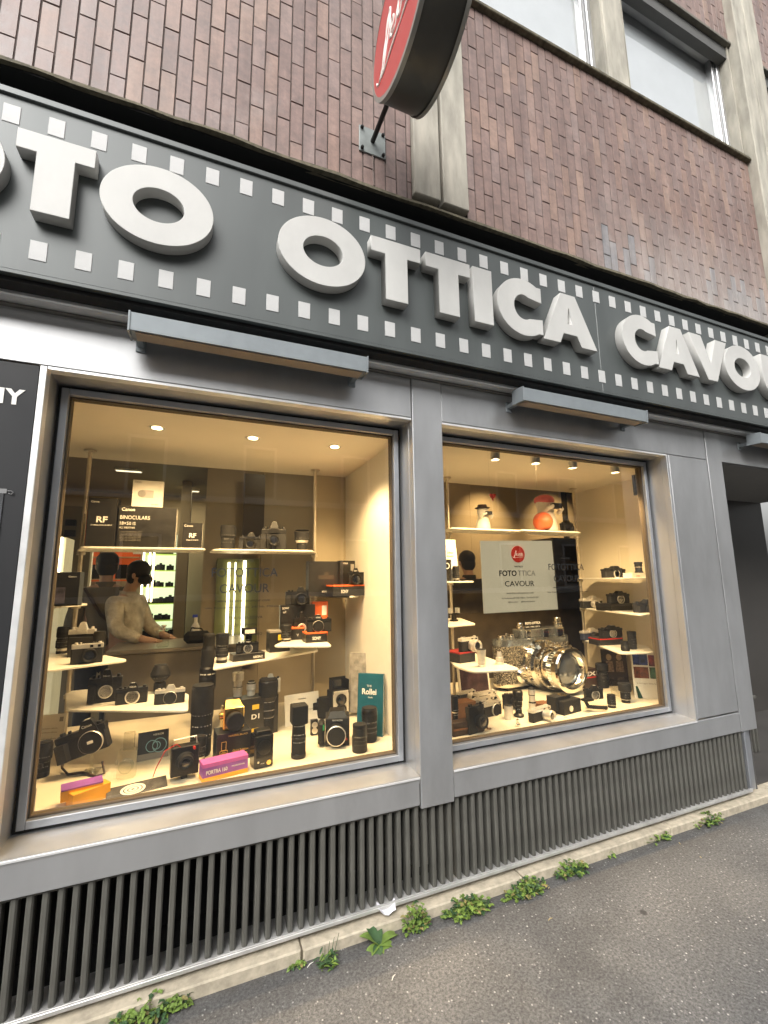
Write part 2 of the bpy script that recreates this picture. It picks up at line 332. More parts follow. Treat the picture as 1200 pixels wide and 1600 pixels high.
# ---- brick tile facade (every tile a real slab; tint per tile)
def brick_mat():
    m = bpy.data.materials.new('brick_tiles'); m.use_nodes = True; n = m.node_tree; b = n.nodes['Principled BSDF']; L = n.links.new
    at = n.nodes.new('ShaderNodeAttribute'); at.attribute_name = 'tint'
    r = n.nodes.new('ShaderNodeValToRGB'); e = r.color_ramp.elements
    e[0].position = 0; e[0].color = (.22, .150, .130, 1); e[1].position = .97; e[1].color = (.32, .22, .175, 1)
    for p, c in ((.2, (.24, .164, .143)), (.45, (.262, .180, .156)), (.7, (.254, .186, .168)), (.85, (.288, .192, .157))):
        x = e.new(p); x.color = (*c, 1)
    x = e.new(.995); x.color = (.25, .26, .28, 1)
    L(at.outputs['Fac'], r.inputs['Fac'])
    tc = n.nodes.new('ShaderNodeTexCoord'); nz = n.nodes.new('ShaderNodeTexNoise'); nz.inputs['Scale'].default_value = 22; nz.inputs['Detail'].default_value = 7; nz.inputs['Roughness'].default_value = .65
    L(tc.outputs['Object'], nz.inputs['Vector'])
    r2 = n.nodes.new('ShaderNodeValToRGB'); r2.color_ramp.elements[0].position = .3; r2.color_ramp.elements[0].color = (.72, .72, .72, 1); r2.color_ramp.elements[1].position = .75; r2.color_ramp.elements[1].color = (1.25, 1.22, 1.2, 1)
    L(nz.outputs['Fac'], r2.inputs['Fac'])
    mx = n.nodes.new('ShaderNodeMixRGB'); mx.blend_type = 'MULTIPLY'; mx.inputs['Fac'].default_value = 1; L(r.outputs[0], mx.inputs[1]); L(r2.outputs[0], mx.inputs[2])
    # whitish bloom (efflorescence) patches
    n3 = n.nodes.new('ShaderNodeTexNoise'); n3.inputs['Scale'].default_value = 2.2; n3.inputs['Detail'].default_value = 8; n3.inputs['Roughness'].default_value = .7; L(tc.outputs['Object'], n3.inputs['Vector'])
    r3 = n.nodes.new('ShaderNodeValToRGB'); r3.color_ramp.elements[0].position = .56; r3.color_ramp.elements[0].color = (0, 0, 0, 1); r3.color_ramp.elements[1].position = .8; r3.color_ramp.elements[1].color = (.55, .55, .55, 1)
    L(n3.outputs['Fac'], r3.inputs['Fac'])
    m3 = n.nodes.new('ShaderNodeMixRGB'); m3.inputs['Color2'].default_value = (.42, .37, .34, 1)
    sx = n.nodes.new('ShaderNodeSeparateXYZ'); L(tc.outputs['Object'], sx.inputs[0])
    za = n.nodes.new('ShaderNodeMapRange'); za.inputs['From Min'].default_value = ZL + .75; za.inputs['From Max'].default_value = ZL + .02; L(sx.outputs['Z'], za.inputs['Value'])
    xa = n.nodes.new('ShaderNodeMapRange'); xa.inputs['From Min'].default_value = 2.2; xa.inputs['From Max'].default_value = 3.1; L(sx.outputs['X'], xa.inputs['Value'])
    ml = n.nodes.new('ShaderNodeMath'); ml.operation = 'MULTIPLY'; L(za.outputs[0], ml.inputs[0]); L(xa.outputs[0], ml.inputs[1])
    n4 = n.nodes.new('ShaderNodeTexNoise'); n4.inputs['Scale'].default_value = 7; n4.inputs['Detail'].default_value = 9; n4.inputs['Roughness'].default_value = .75; L(tc.outputs['Object'], n4.inputs['Vector'])
    m4 = n.nodes.new('ShaderNodeMath'); m4.operation = 'MULTIPLY'; L(ml.outputs[0], m4.inputs[0]); L(n4.outputs['Fac'], m4.inputs[1])
    m5 = n.nodes.new('ShaderNodeMath'); m5.operation = 'MULTIPLY_ADD'; m5.use_clamp = True; m5.inputs[1].default_value = 1.5; L(m4.outputs[0], m5.inputs[0]); L(r3.outputs[0], m5.inputs[2]); L(m5.outputs[0], m3.inputs['Fac'])
    # soot running down from the window ledge, crossing many tiles
    mpp = n.nodes.new('ShaderNodeMapping'); mpp.inputs['Scale'].default_value = (3.5, 1, .35); L(tc.outputs['Object'], mpp.inputs['Vector'])
    n6 = n.nodes.new('ShaderNodeTexNoise'); n6.inputs['Scale'].default_value = 2.4; n6.inputs['Detail'].default_value = 8; n6.inputs['Roughness'].default_value = .65; L(mpp.outputs[0], n6.inputs['Vector'])
    r6 = n.nodes.new('ShaderNodeValToRGB'); r6.color_ramp.elements[0].position = .36; r6.color_ramp.elements[0].color = (.66, .64, .64, 1); r6.color_ramp.elements[1].position = .62; r6.color_ramp.elements[1].color = (1.05, 1.05, 1.05, 1); L(n6.outputs['Fac'], r6.inputs['Fac']); L(mx.outputs[0], m3.inputs['Color1'])
    m7 = n.nodes.new('ShaderNodeMixRGB'); m7.blend_type = 'MULTIPLY'; m7.inputs['Fac'].default_value = .8; L(m3.outputs[0], m7.inputs[1]); L(r6.outputs[0], m7.inputs[2]); L(m7.outputs[0], b.inputs['Base Color'])
    mr = n.nodes.new('ShaderNodeMapRange'); mr.inputs['To Min'].default_value = .32; mr.inputs['To Max'].default_value = .6; L(nz.outputs['Fac'], mr.inputs['Value']); L(mr.outputs[0], b.inputs['Roughness'])
    bp = n.nodes.new('ShaderNodeBump'); bp.inputs['Strength'].default_value = .35; bp.inputs['Distance'].default_value = .003; L(nz.outputs['Fac'], bp.inputs['Height']); L(bp.outputs[0], b.inputs['Normal'])
    return m
KS = (.02 + DC) / (DC - .125); ZL = HC + (3.535 - HC) * KS
BRICK = brick_mat(); GROUT = mat('grout', (.085, .068, .06), .95, 0, .3, 40)
def brick_panel(name, x0, x1, z0, z1, y, parent, PW=.0664, PH=.240, grey=None):
    R = random.Random(hash((round(x0 * 10), round(z0 * 10))) & 0xffff)
    mb = MB(); tint = []
    mb.box(x0, x1, y + .004, y + .12, z0, z1, k=1); tint += [0] * 6
    nx = int((x1 - x0) / PW) + 1
    for i in range(nx):
        a = x0 + i * PW; b = min(a + PW - .0035, x1)
        if b - a < .01: continue
        off = (.5 * (i % 2) + R.uniform(-.04, .04)) * PH
        z = z0 - PH + off
        while z < z1:
            c, d = max(z, z0), min(z + PH - .0035, z1); z += PH
            if d - c < .012: continue
            e = R.uniform(-.0012, .0012); q = .0025
            g = R.random() * .93
            if grey and grey(a, c) > R.random(): g = .995 + R.random() * .004
            elif R.random() < .05: g = .95
            f = y + e; j = R.uniform(-.0006, .0006)
            vs = [(a, y + .006, c), (b, y + .006, c), (b, y + .006, d), (a, y + .006, d), (a + q, f, c + q), (b - q, f + j, c + q), (b - q, f + j, d - q), (a + q, f, d - q)]
            mb.add(vs, [(4, 5, 6, 7), (0, 1, 5, 4), (1, 2, 6, 5), (2, 3, 7, 6), (3, 0, 4, 7)], 0); tint += [g] * 5
    o = mb.build(name, [BRICK, GROUT], parent)
    at = o.data.attributes.new('tint', 'FLOAT', 'FACE'); at.data.foreach_set('value', tint); return o

BLD = thing('shop_building', 'brick tiled building with a brushed metal camera shop front on the street', 'building')
YB = .02
KS = (YB + DC) / (DC - .125)
def SX(x): return x * KS
def SZ(z): return HC + (z - HC) * KS
def greyf(x, z):
    x, z = x / KS, HC + (z - HC) / KS
    if z > 3.85: return 0
    return .6 if (2.25 < x < 2.95 and z < 3.62 + .10 * (2.95 - x)) or (3.35 < x < 4.1 and z < 3.75) else 0
ZL = SZ(3.535)
Z1, Z2 = SZ(5.06), SZ(6.30)
brick_panel('brick_wall', -3.2, SX(.937), ZL, Z1, YB, BLD)
brick_panel('brick_wall', SX(1.279), SX(4.17), ZL, Z1, YB, BLD, grey=greyf)
brick_panel('brick_wall', -3.2, SX(4.17), Z2, 9.2, YB, BLD)
brick_panel('brick_wall', SX(4.52), 8.5, ZL, Z1, YB, BLD)
brick_panel('brick_wall', SX(4.52), 8.5, Z2, 9.2, YB, BLD)
# concrete ledge, soffit and the dark recess above the fascia sign
mb = MB()
R = random.Random(3); n = 90; ring = []
for i in range(n + 1):
    x = -3.2 + 11.7 * i / n; a, b, c = R.uniform(-.006, .006), R.uniform(-.007, .007), R.uniform(-.004, .004)
    ring.append([(x, YB + .015, ZL - .002), (x, YB - .022 + a, ZL - .002 + b * .3), (x, YB - .026 + a, ZL - .021 + b), (x, YB + c + .01, ZL - .026 + b), (x, YB + .015, ZL - .022)])
mb.loft(ring, 0)
mb.build('ledge', MOSS, BLD)
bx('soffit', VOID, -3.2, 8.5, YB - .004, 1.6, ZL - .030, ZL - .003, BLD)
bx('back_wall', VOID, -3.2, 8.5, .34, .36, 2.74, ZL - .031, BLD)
# stone pilaster of two slabs with a joint, hanging in front of the tiles
for a, b in ((.94, 1.098), (1.116, 1.276)):
    mb = MB(); mb.box(SX(a), SX(b), YB - .03, YB + .06, SZ(3.575), 7., b=.006); mb.build('stone_slab', STONE, BLD)
bx('joint', VOID, SX(.936), SX(1.28), YB + .03, YB + .1, ZL, 7., BLD)
for a, b in ((2.56, 2.77), (4.17, 4.33), (4.345, 4.52)):
    z0 = SZ(5.09) if a < 4 else SZ(3.30)
    mb = MB(); mb.box(SX(a), SX(b), YB - (.0 if a < 4 else .075), YB + .3, z0, 9.2, b=.008); mb.build('stone_post' if a < 4 else 'stone_column', STONE, BLD)
bx('soffit', VOID, SX(4.1), SX(4.6), YB + .1, YB + .2, 3.4, ZL + 2, BLD)
# upper windows
def upper(x0, x1, xm=None):
    x0, x1 = SX(x0), SX(x1); xm = SX(xm) if xm else None
    z0, z1 = SZ(5.09), SZ(6.30); yf = YB + .09
    w = bpy.data.objects.new('window', None); COL.objects.link(w); w.parent = BLD
    mb = MB(); t = .05
    def fr(a, b, y0, y1, t):
        mb.box(a, a + t, y0, y1, z0, z1, b=.004); mb.box(b - t, b, y0, y1, z0, z1, b=.004)
        mb.box(a + t, b - t, y0 + .001, y1, z0, z0 + t, b=.004); mb.box(a + t, b - t, y0 + .001, y1, z1 - t, z1, b=.004)
    fr(x0, x1, yf, yf + .06, .045); 
    segs = [(x0 + .05, x1 - .05)] if xm is None else [(x0 + .05, xm - .02), (xm + .02, x1 - .05)]
    for a, b in segs:
        z0 += .05; z1 -= .05
        mb.box(a, a + .045, yf + .015, yf + .075, z0, z1, b=.004); mb.box(b - .045, b, yf + .015, yf + .075, z0, z1, b=.004)
        mb.box(a + .045, b - .045, yf + .016, yf + .075, z0, z0 + .05, b=.004); mb.box(a + .045, b - .045, yf + .016, yf + .075, z1 - .05, z1, b=.004)
        z0 -= .05; z1 += .05
    if xm: mb.box(xm - .02, xm + .02, yf + .002, yf + .06, z0, z1, b=.003)
    mb.build('frame', ALU, w)
    for a, b in segs: bx('pane', PANE2, a + .04, b - .04, yf + .045, yf + .051, z0 + .09, z1 - .09, w)
    bx('blind', mat('pale_blind', (.80, .81, .83), .8, 0, .04, 5), x0 + .02, x1 - .02, yf + .075, yf + .085, z0, z1, w)  # pale sheet added behind the panes in place of bright sky reflection
    bx('shutter_box', mat('shutter_box_dark', (.10, .10, .095), .6, 0, .1), x0, x1, YB + .02, yf, z1 - .16, z1, w)
    MB().box(x0 - .005, x0, YB + .01, yf + .06, z0, z1).build('jamb', STONE, w); MB().box(x1, x1 + .02, YB + .01, yf + .06, z0, z1).build('jamb', STONE, w)
upper(1.30, 2.54); upper(2.79, 4.14); upper(-.4, .92); upper(4.56, 6.4, 5.4)
mb = MB()
for a, b in ((-3.2, .93), (1.285, 4.168), (4.53, 8.5)):
    mb.box(SX(a), SX(b), YB - .035, YB + .25, SZ(5.062), SZ(5.088), b=.006)
mb.build('window_ledge', MOSS, BLD)
mb = MB()
for a, b in ((1.285, 4.168), (4.53, 8.5)): mb.box(SX(a), SX(b), YB - .02, YB + .3, SZ(6.272), SZ(6.298), b=.004)
mb.build('lintel', mat('lintel_concrete', (.16, .15, .125), .9, 0, .2, 20, .4), BLD)
bx('room_wall', VOID, -3.2, 8.5, 1.6, 1.62, 3.6, 9.2, BLD)

# ---- metal shop front
YP = .17
def panel(name, x0, x1, z0, z1, y0=YP, y1=None, m=ALU, b=.003):
    return bx(name, m, x0, x1, y0, y1 or y0 + .05, z0, z1, BLD, b=b)
panel('header_panel', -3.2, 1.050, 2.472, 2.716)
panel('header_panel', 1.246, 3.606, 2.472, 2.716)
panel('pillar', 1.054, 1.242, .462, 2.708, YP - .006, YP + .06)
panel('side_panel', 3.17, 3.606, .615, 2.468)
panel('post', 3.612, 3.79, .475, 2.716, YP - .004)
panel('header_panel', 3.794, 6.5, 2.472, 2.716, YP + .001)
panel('apron', -3.2, 1.050, .478, .605, YP - .002)
panel('apron', 1.246, 3.606, .478, .605, YP - .002)
panel('flange', -.652, -.628, .608, 2.468, YP - .001, YP + .05, m=TRIM, b=.002)
panel('flange', 3.145, 3.168, .608, 2.468, YP + .001, YP + .05, b=.002)
bx('header_lip', TRIM, -.628, 1.050, YP + .004, YP + .05, 2.458, 2.470, BLD)
bx('header_lip', TRIM, 1.246, 3.145, YP + .004, YP + .05, 2.458, 2.470, BLD)
# ledge groove, its shadow a near-black strip, and bright trim over the header
bx('groove', VOID, -3.2, 6.5, YP + .03, YP + .08, 2.716, 2.745, BLD)
bx('gutter', mat('gutter_metal', (.16, .15, .135), .5, .4, .2, 20), -3.2, 6.5, YP - .022, YP + .03, 2.700, 2.7105, BLD, b=.003)
mb = MB()
for a, b in ((-3.2, -.9), (-.898, 1.9), (1.902, 3.7), (3.702, 4.3), (4.302, 6.5)): mb.loft([[(x, YP - .075, 2.712), (x, YP - .079, 2.718), (x, YP - .077, 2.742), (x, YP + .05, 2.742), (x, YP + .05, 2.712)] for x in (a, b)])
mb.build('bright_trim', TRIM, BLD)
bx('soffit', VOID, -3.2, 6.5, YP + .02, .36, 2.77, 2.78, BLD)
# black advertising panel at the left
bp = panel('advert_panel', -3.2, -.654, .608, 2.468, YP + .006, YP + .03, m=BLKP)
t = text('lettering', 'SONY', .085, TXW, bp, (-.70, YP + .0045, 2.292), .001, .0035, align='RIGHT', spacing=1.15)
cu = MB(); cu.box(-1.1, -.714, YP + .003, YP + .008, 1.925, 1.943); cu.tube([(-.714, YP, 1.934), (-.700, YP, 1.936), (-.692, YP, 1.93), (-.698, YP, 1.922), (-.708, YP, 1.926)], .0015, 6); cu.build('picture_strip', mat('dim_grey', (.22, .22, .22), .5), bp)
MB().box(-1.1, -.722, YP + .002, YP + .007, 1.0, 1.925).build('picture', mat('dark_grey_print', (.05, .052, .056), .5, 0, .5, 6), bp)
# reveals of the two show windows
def reveal(x0, x1):
    w = bpy.data.objects.new('show_window', None); COL.objects.link(w); w.parent = BLD
    z0, z1 = .605, 2.458; yi = .325
    mb = MB()
    mb.prism([(x0 - .02, z0), (x0, z0), (x0, z1), (x1, z1), (x1, z0), (x1 + .02, z0), (x1 + .02, z1 + .03), (x0 - .02, z1 + .03)], YP + .05, .42, ax='y')
    mb.build('reveal', ALU, w)
    mb = MB(); mb.loft([[(x, YP - .004, z0 - .004), (x, YP - .004, z0 + .006), (x, YP + .10, z0 + .013), (x, .42, z0 + .013), (x, .42, z0 - .03), (x, YP, z0 - .03)] for x in (x0, x1)], 0)
    mb.build('sill', ALU, w)
    MB().box(x0 + (.0 if x0 > 0 else -.02), x1, YP - .0075, YP - .0045, .598, .6075, b=.001).build('sill_edge', TRIM, w)  # pale strip painted in as the highlight along the sill nose
    mb = MB(); g = .012; a, b, c, d = x0 + .004, x1 - .004, z0 + .016, z1 - .004
    for (p, q, r, s_) in ((a, a + g, c, d), (b - g, b, c, d), (a + g, b - g, c, c + g), (a + g, b - g, d - g, d)): mb.box(p, q, yi + .006, .40, r, s_)
    mb.build('gasket', VOID, w)
    mb = MB(); t = .030; a += g * .8; b -= g * .8; c += g * .8; d -= g * .8
    for (p, q, r, s_) in ((a, a + t, c, d), (b - t, b, c, d), (a + t, b - t, c, c + t), (a + t, b - t, d - t, d)): mb.box(p, q, yi, .398, r, s_, b=.003)
    mb.build('frame', ALU2, w)
    mb = MB(); a += t; b -= t; c += t; d -= t; t = .006
    for (p, q, r, s_) in ((a, a + t, c, d), (b - t, b, c, d), (a + t, b - t, c, c + t), (a + t, b - t, d - t, d)): mb.box(p, q, yi + .025, .395, r, s_)
    mb.build('seal', mat('seal_brown', (.10, .075, .05), .7), w)
    return bx('pane', PANE, a, b, .366, .370, c, d, w), (a, b, c, d)
P1, E1 = reveal(-.628, 1.052); P2, E2 = reveal(1.244, 3.145)

# ---- ventilation grille under the windows
vg = bpy.data.objects.new('vent_grille', None); COL.objects.link(vg); vg.parent = BLD
mb = MB(); mb.prism([(-.0115, -.012), (-.006, -.018), (.006, -.018), (.0115, -.012), (.0115, .03), (-.0115, .03)], .088, .486)
s0 = mb.build('slat', SLAT, vg, loc=(-.70, .205, 0)); x = -.70 + .0470
while x < 3.635:
    c = copyo(s0, vg, (x, .205 + random.uniform(-.001, .001), 0)); x += .0470
mb = MB(); mb.box(-3.2, 3.665, .172, .30, .070, .088, b=.004); mb.box(-3.2, 3.665, .172, .180, .0885, .094, b=.001); mb.build('bottom_rail', RAIL, vg)
bx('top_rail', SLAT, -3.2, 3.66, .190, .24, .462, .4775, vg)
bx('end_post', ALU2, 3.645, 3.675, .174, .26, .088, .476, vg, b=.003)
bx('void', VOID, -3.2, 3.66, .50, .52, .05, .6, vg)
bx('duct_floor', VOID, -3.2, 3.66, .3, .52, .03, .06, vg)
mb = MB(); mb.box(-3.2, -.72, .19, .24, .088, .462); mb.build('blank_panel', SLAT, vg)

# ---- doorway at the right
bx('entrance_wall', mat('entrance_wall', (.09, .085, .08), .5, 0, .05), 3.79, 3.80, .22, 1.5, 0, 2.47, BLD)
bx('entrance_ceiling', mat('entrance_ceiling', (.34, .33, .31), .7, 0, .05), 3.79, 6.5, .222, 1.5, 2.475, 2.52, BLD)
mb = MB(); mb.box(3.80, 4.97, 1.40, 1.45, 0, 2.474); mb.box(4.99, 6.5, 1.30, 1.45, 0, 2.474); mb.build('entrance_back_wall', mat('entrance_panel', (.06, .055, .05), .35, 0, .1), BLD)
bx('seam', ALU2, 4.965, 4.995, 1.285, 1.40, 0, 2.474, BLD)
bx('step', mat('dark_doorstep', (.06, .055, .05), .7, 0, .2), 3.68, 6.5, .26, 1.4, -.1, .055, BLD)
bx('door_jamb', ALU2, 3.70, 3.79, .222, .30, .05, 2.47, BLD, b=.003)
mb = MB()
for i in range(14): mb.box(3.9 + i * .05, 3.922 + i * .05, .60, .63, .06, .50)
mb.box(3.88, 4.6, .59, .64, .50, .52); mb.build('entrance_grille', SLAT, BLD)
MB().ball((3.86, .75, 1.78), (.03, .05, .055)).build('red_lamp', REDM, BLD)

# ---- interior: show window floors, ceilings and walls
bx('display_floor', CREAM, -1.3, 1.12, .401, 1.75, .55, .628, BLD)
bx('display_lip', TAN, -.61, 1.05, .398, .4005, .60, .632, BLD)
bx('display_floor', CREAM, 1.24, 3.60, .401, 1.75, .55, .629, BLD)
bx('display_lip', TAN, 1.25, 3.14, .398, .4005, .60, .633, BLD)
bx('display_base', WALLD, -1.3, 3.60, 1.70, 1.75, 0, .55, BLD)
bx('display_ceiling', CEIL, -1.6, 1.12, .40, 1.62, 2.452, 2.50, BLD)
bx('display_ceiling', CEIL, 1.24, 3.60, .40, 1.46, 2.452, 2.50, BLD)
bx('bulkhead', CEIL, -1.6, 1.12, 1.62, 1.66, 2.455, 3.2, BLD); bx('bulkhead', CEIL, 1.24, 3.60, 1.46, 1.50, 2.455, 3.2, BLD)
bx('display_partition', WHT, 1.12, 1.24, .40, 1.75, .02, 2.6, BLD)
bx('display_side_wall', CREAM, 3.60, 3.68, .40, 1.50, .02, 2.6, BLD)
bx('display_side_wall', CREAM, -1.68, -1.6, .40, 1.3, .02, 2.6, BLD)
bx('display_back_panel', WALLC, .86, 1.119, 1.61, 1.64, .63, 2.452, BLD)
bx('interior_floor', WALLD, -4, 6, 1.4, 6.2, 0, .05, kind='structure')
bx('interior_ceiling', WALLD, -4, 6, 1.3, 6.2, 3.0, 3.05, kind='structure')
mb = MB(); mb.box(-4, 6, 6.1, 6.2, 0, 3); mb.box(-4.1, -4, .4, 6.2, 0, 3); mb.box(6, 6.1, 1.5, 6.2, 0, 3); mb.build('shop_wall', WALLC, BLD)
# partition wall behind window one, with seams, and the wall behind window two
mb = MB(); mb.box(.02, .62, 3.2, 3.24, .05, 3); mb.box(.624, 1.30, 3.2, 3.24, .05, 3); mb.build('inner_partition', mat('partition_wall', (.42, .355, .25), .6, 0, .06, 3), BLD)
WSTU = mat('stucco', (.60, .49, .32), .85, 0, .12, 60, .5)
mb = MB(); mb.box(1.30, 3.30, 3.00, 3.06, .05, 3); mb.box(3.304, 5.90, 3.00, 3.06, .05, 3); mb.build('inner_partition', WSTU, BLD)
bx('inner_door', mat('door_dark', (.45, .37, .25), .5, 0, .1), 4.95, 5.52, 2.96, 2.999, .05, 2.80, BLD)
mb = MB(); mb.prism([(4.91, .05), (4.95, .05), (4.95, 2.80), (5.52, 2.80), (5.52, .05), (5.56, .05), (5.56, 2.86), (4.91, 2.86)], 2.93, 2.999, ax='y'); mb.build('door_frame', BLK, BLD)
bx('tall_cabinet', mat('cabinet_brown', (.085, .068, .048), .35, 0, .2), 4.12, 4.90, 2.4, 2.8, .05, 2.08, BLD, b=.01)
bx('low_cabinet', mat('cabinet_brown', ()), 1.80, 4.10, 2.35, 2.65, .05, 1.44, BLD, b=.01)
# ---- opposite side of the street (seen in the glass and the chrome)
OB = thing('apartment_building', 'plain pale plaster block with rows of windows across the street', 'building', (0, -15, 0))
bx('wall', mat('pale_plaster', (.44, .42, .38), .9, 0, .08, 2), -32, 32, -6, 0, 0, 9.8, OB)
bx('roof', mat('roof_tile', (.18, .09, .06), .9, 0, .2), -32, 32, -6, .5, 9.8, 10.1, OB)
mb = MB(); mb.box(-.55, .55, 0, .03, 0, 1.9); cb = MB()
for zz in (.9, 4.55, 8.6): cb.box(-32, 32, 0, .18, zz, zz + .22)
cb.build('string_course', TRIM, OB)
wm = mb.mesh('window', mat('far_window', (.10, .11, .12), .1, 0, .1))
fmb = MB(); fmb.box(-.65, -.55, 0, .08, -.1, 2.0); fmb.box(.55, .65, 0, .08, -.1, 2.0); fmb.box(-.55, .55, 0, .08, 1.9, 2.0); fmb.box(-.65, .65, 0, .14, -.2, -.1); fm = fmb.mesh('frame', TRIM)
for fl in range(2):
    for i in range(12):
        o = bpy.data.objects.new('window', wm); COL.objects.link(o); o.parent = OB; o.location = (-22 + i * 4, .0, 1.3 + fl * 3.6)
        q = bpy.data.objects.new('frame', fm); COL.objects.link(q); q.parent = o

# ================================================================== FASCIA SIGN
SG = thing('fascia_sign', 'long slate grey film strip sign with raised white letters across the shop front', 'shop sign', (0, 0, 2.76))
def rel(o, p): o.parent = p; return o
mb = MB()
for a, b in ((-3.1, 2.35), (2.3515, 6.3)): mb.box(a, b, 0, .26, 2.765 - 2.76, 3.515 - 2.76, b=.003)
mb.build('board', SIGNG, SG)
mb = MB(); mb.box(-3.1, 6.3, -.012, .02, .756, .785, b=.003); mb.box(-3.1, 6.3, -.004, .02, -.012, .004, b=.002); mb.build('rim', SIGNG, SG)
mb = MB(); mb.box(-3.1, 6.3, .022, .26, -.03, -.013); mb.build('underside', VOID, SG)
mb = MB(); mb.box(-.0285, .0285, -.0025, .004, -.041, .041, b=.001); pm = mb.mesh('perforation', PERF)
def perf(x, z):
    o = bpy.data.objects.new('perforation', pm); COL.objects.link(o); o.parent = SG; o.location = (x, 0, z - 2.76); return o
for i in range(-5, 38): perf(-.7847 + .15 * i, 3.4335 + .0 * i)
for i in range(-5, 38): perf(-.6472 + .15 * i, 2.864)
B0, T0 = 2.992, 3.328   # letter baseline and cap line (front plane)
YL = -.057
def letter(polys, nm='letter'):
    me = shape(polys, .0275, LETT, .0018); me.name = nm
    o = bpy.data.objects.new(nm, me); COL.objects.link(o); o.parent = SG; o.location = (0, -.030, -2.76); return o
H = T0 - B0
def L_T(x0, x1):
    t = .080; s_ = .124; c = (x0 + x1) / 2
    letter([[(x0, T0), (x0, T0 - t), (c - s_ / 2, T0 - t), (c - s_ / 2, B0), (c + s_ / 2, B0), (c + s_ / 2, T0 - t), (x1, T0 - t), (x1, T0)]])
def L_O(x0, x1, t=.115):
    cx, rx = (x0 + x1) / 2, (x1 - x0) / 2; cz = (B0 + T0) / 2; rz = H / 2 + .012
    letter([ell(cx, cz, rx, rz), ell(cx, cz, rx - t, rz - t * .86)[::-1]])
def L_C(x0, x1, t=.115):
    rx = (x1 - x0) / 1.72; cx = x0 + rx; cz = (B0 + T0) / 2; rz = H / 2 + .012
    o = ell(cx, cz, rx, rz, 44, 57, 303); i = ell(cx, cz, rx - t, rz - t * .86, 40, 300, 60)
    letter([o + [(x1, o[-1][1] + .0), (x1, B0 + .112)] + i + [(x1, T0 - .112), (x1, o[0][1])]])
def L_A(x0, x1):
    c = (x0 + x1) / 2; w = .058; f = .128
    zc0, zc1 = B0 + .068, B0 + .135
    def lx(z, o): return x0 + (c - w - x0) * (z - B0) / H + o
    sl = (c - w - x0) / H
    inn = lambda z: x0 + f + sl * (z - B0)
    zi0, zi1 = B0 + .135, B0 + .245
    letter([[(x0, B0), (c - w, T0), (c + w, T0), (x1, B0), (x1 - f, B0), (x1 - inn(zc0) + x0, zc0), (inn(zc0), zc0), (x0 + f, B0)],
            [(inn(zi0) + .004, zi0), (2 * c - inn(zi0) - .004, zi0), (c + .004, zi1), (c - .004, zi1)]])
def L_V(x0, x1):
    c = (x0 + x1) / 2; w = .052; f = .128
    letter([[(x0, T0), (x0 + f, T0), (c, B0 + .125), (x1 - f, T0), (x1, T0), (c + w, B0), (c - w, B0)]])
def L_U(x0, x1):
    t = .118; r = (x1 - x0) / 2; c = (x0 + x1) / 2; zc = B0 + .15
    letter([[(x0, T0)] + ell(c, zc, r, .158, 24, 180, 360) + [(x1, T0), (x1 - t, T0)] + ell(c, zc, r - t, .062, 16, 360, 180) + [(x0 + t, T0)]])
def L_R(x0, x1):
    t = .118
    letter([[(x0, B0), (x0, T0), (x0 + .17, T0)] + ell(x0 + .17, T0 - .105, .125, .105, 20, 90, -62) + [(x1, B0), (x1 - .135, B0), (x0 + t + .03, B0 + .12), (x0 + t, B0 + .12), (x0 + t, B0)],
            [(x0 + t, T0 - .08), (x0 + t, T0 - .135), (x0 + .165, T0 - .135), (x0 + .185, T0 - .108), (x0 + .165, T0 - .08)]])
def L_I(x0, x1): letter([[(x0, B0), (x1, B0), (x1, T0), (x0, T0)]])
letter([[(-1.52, B0), (-1.40, B0), (-1.40, B0 + .13), (-1.28, B0 + .13), (-1.28, B0 + .2), (-1.40, B0 + .2), (-1.40, T0 - .075), (-1.27, T0 - .075), (-1.27, T0), (-1.52, T0)]])
L_O(-1.185, -.763); L_T(-.735, -.478); L_O(-.452, -.022)
L_O(.264, .695); L_T(.730, 1.010); L_T(1.045, 1.322); L_I(1.345, 1.470); L_C(1.508, 1.829); L_A(1.832, 2.262)
L_C(2.507, 2.834); L_A(2.836, 3.258); L_V(3.20, 3.625); L_O(3.583, 4.02); L_U(4.065, 4.36); L_R(4.45, 4.80)

# ================================================================== FASCIA LAMPS
def lamp(label, x0, x1, z0=2.605, z1=2.682):
    t = thing('fascia_lamp', label, 'sign lamp', ((x0 + x1) / 2, YP, (z0 + z1) / 2), 0, 'long box lamps on the shop front'); h = (x1 - x0) / 2; k = (z1 - z0) / 2
    mb = MB(); mb.loft([[(x, -.170, -k + .002), (x, -.176, k), (x, -.085, k + .012), (x, -.078, -k + .006)] for x in (-h, h)], 0); mb.build('housing', ALUD, t)
    for s_ in (-1, 1): MB().loft([[(x, -.174, -k - .004), (x, -.180, k + .004), (x, -.081, k + .016), (x, -.074, -k)] for x in sorted((s_ * h, s_ * (h + .007)))], 0).build('end_cap', ALUD, t)
    MB().box(-h + .02, h - .02, -.160, -.090, -k - .002, -k + .001).build('diffuser', mat('lamp_diffuser', (.33, .27, .21), .5, 0, .1), t)
    for s_ in (-1, 1):
        mb = MB(); mb.box(s_ * (h - .024) - .014, s_ * (h - .024) + .014, -.09, 0, -.030, -.002, b=.004); mb.lathe([(.019, -.016), (.019, .016)], (s_ * (h - .024), -.082, -.018), 'x', 16); mb.box(s_ * (h - .024) - .02, s_ * (h - .024) + .02, -.008, 0, -.05, .015, b=.003)
        mb.build('bracket', ALUD, t)
lamp('grey box lamp over the left window beside the sign', -.318, .722)
lamp('grey box lamp over the right window with the white poster', 1.700, 2.735)
lamp('grey box lamp over the entrance doorway at the right edge', 4.02, 5.05)

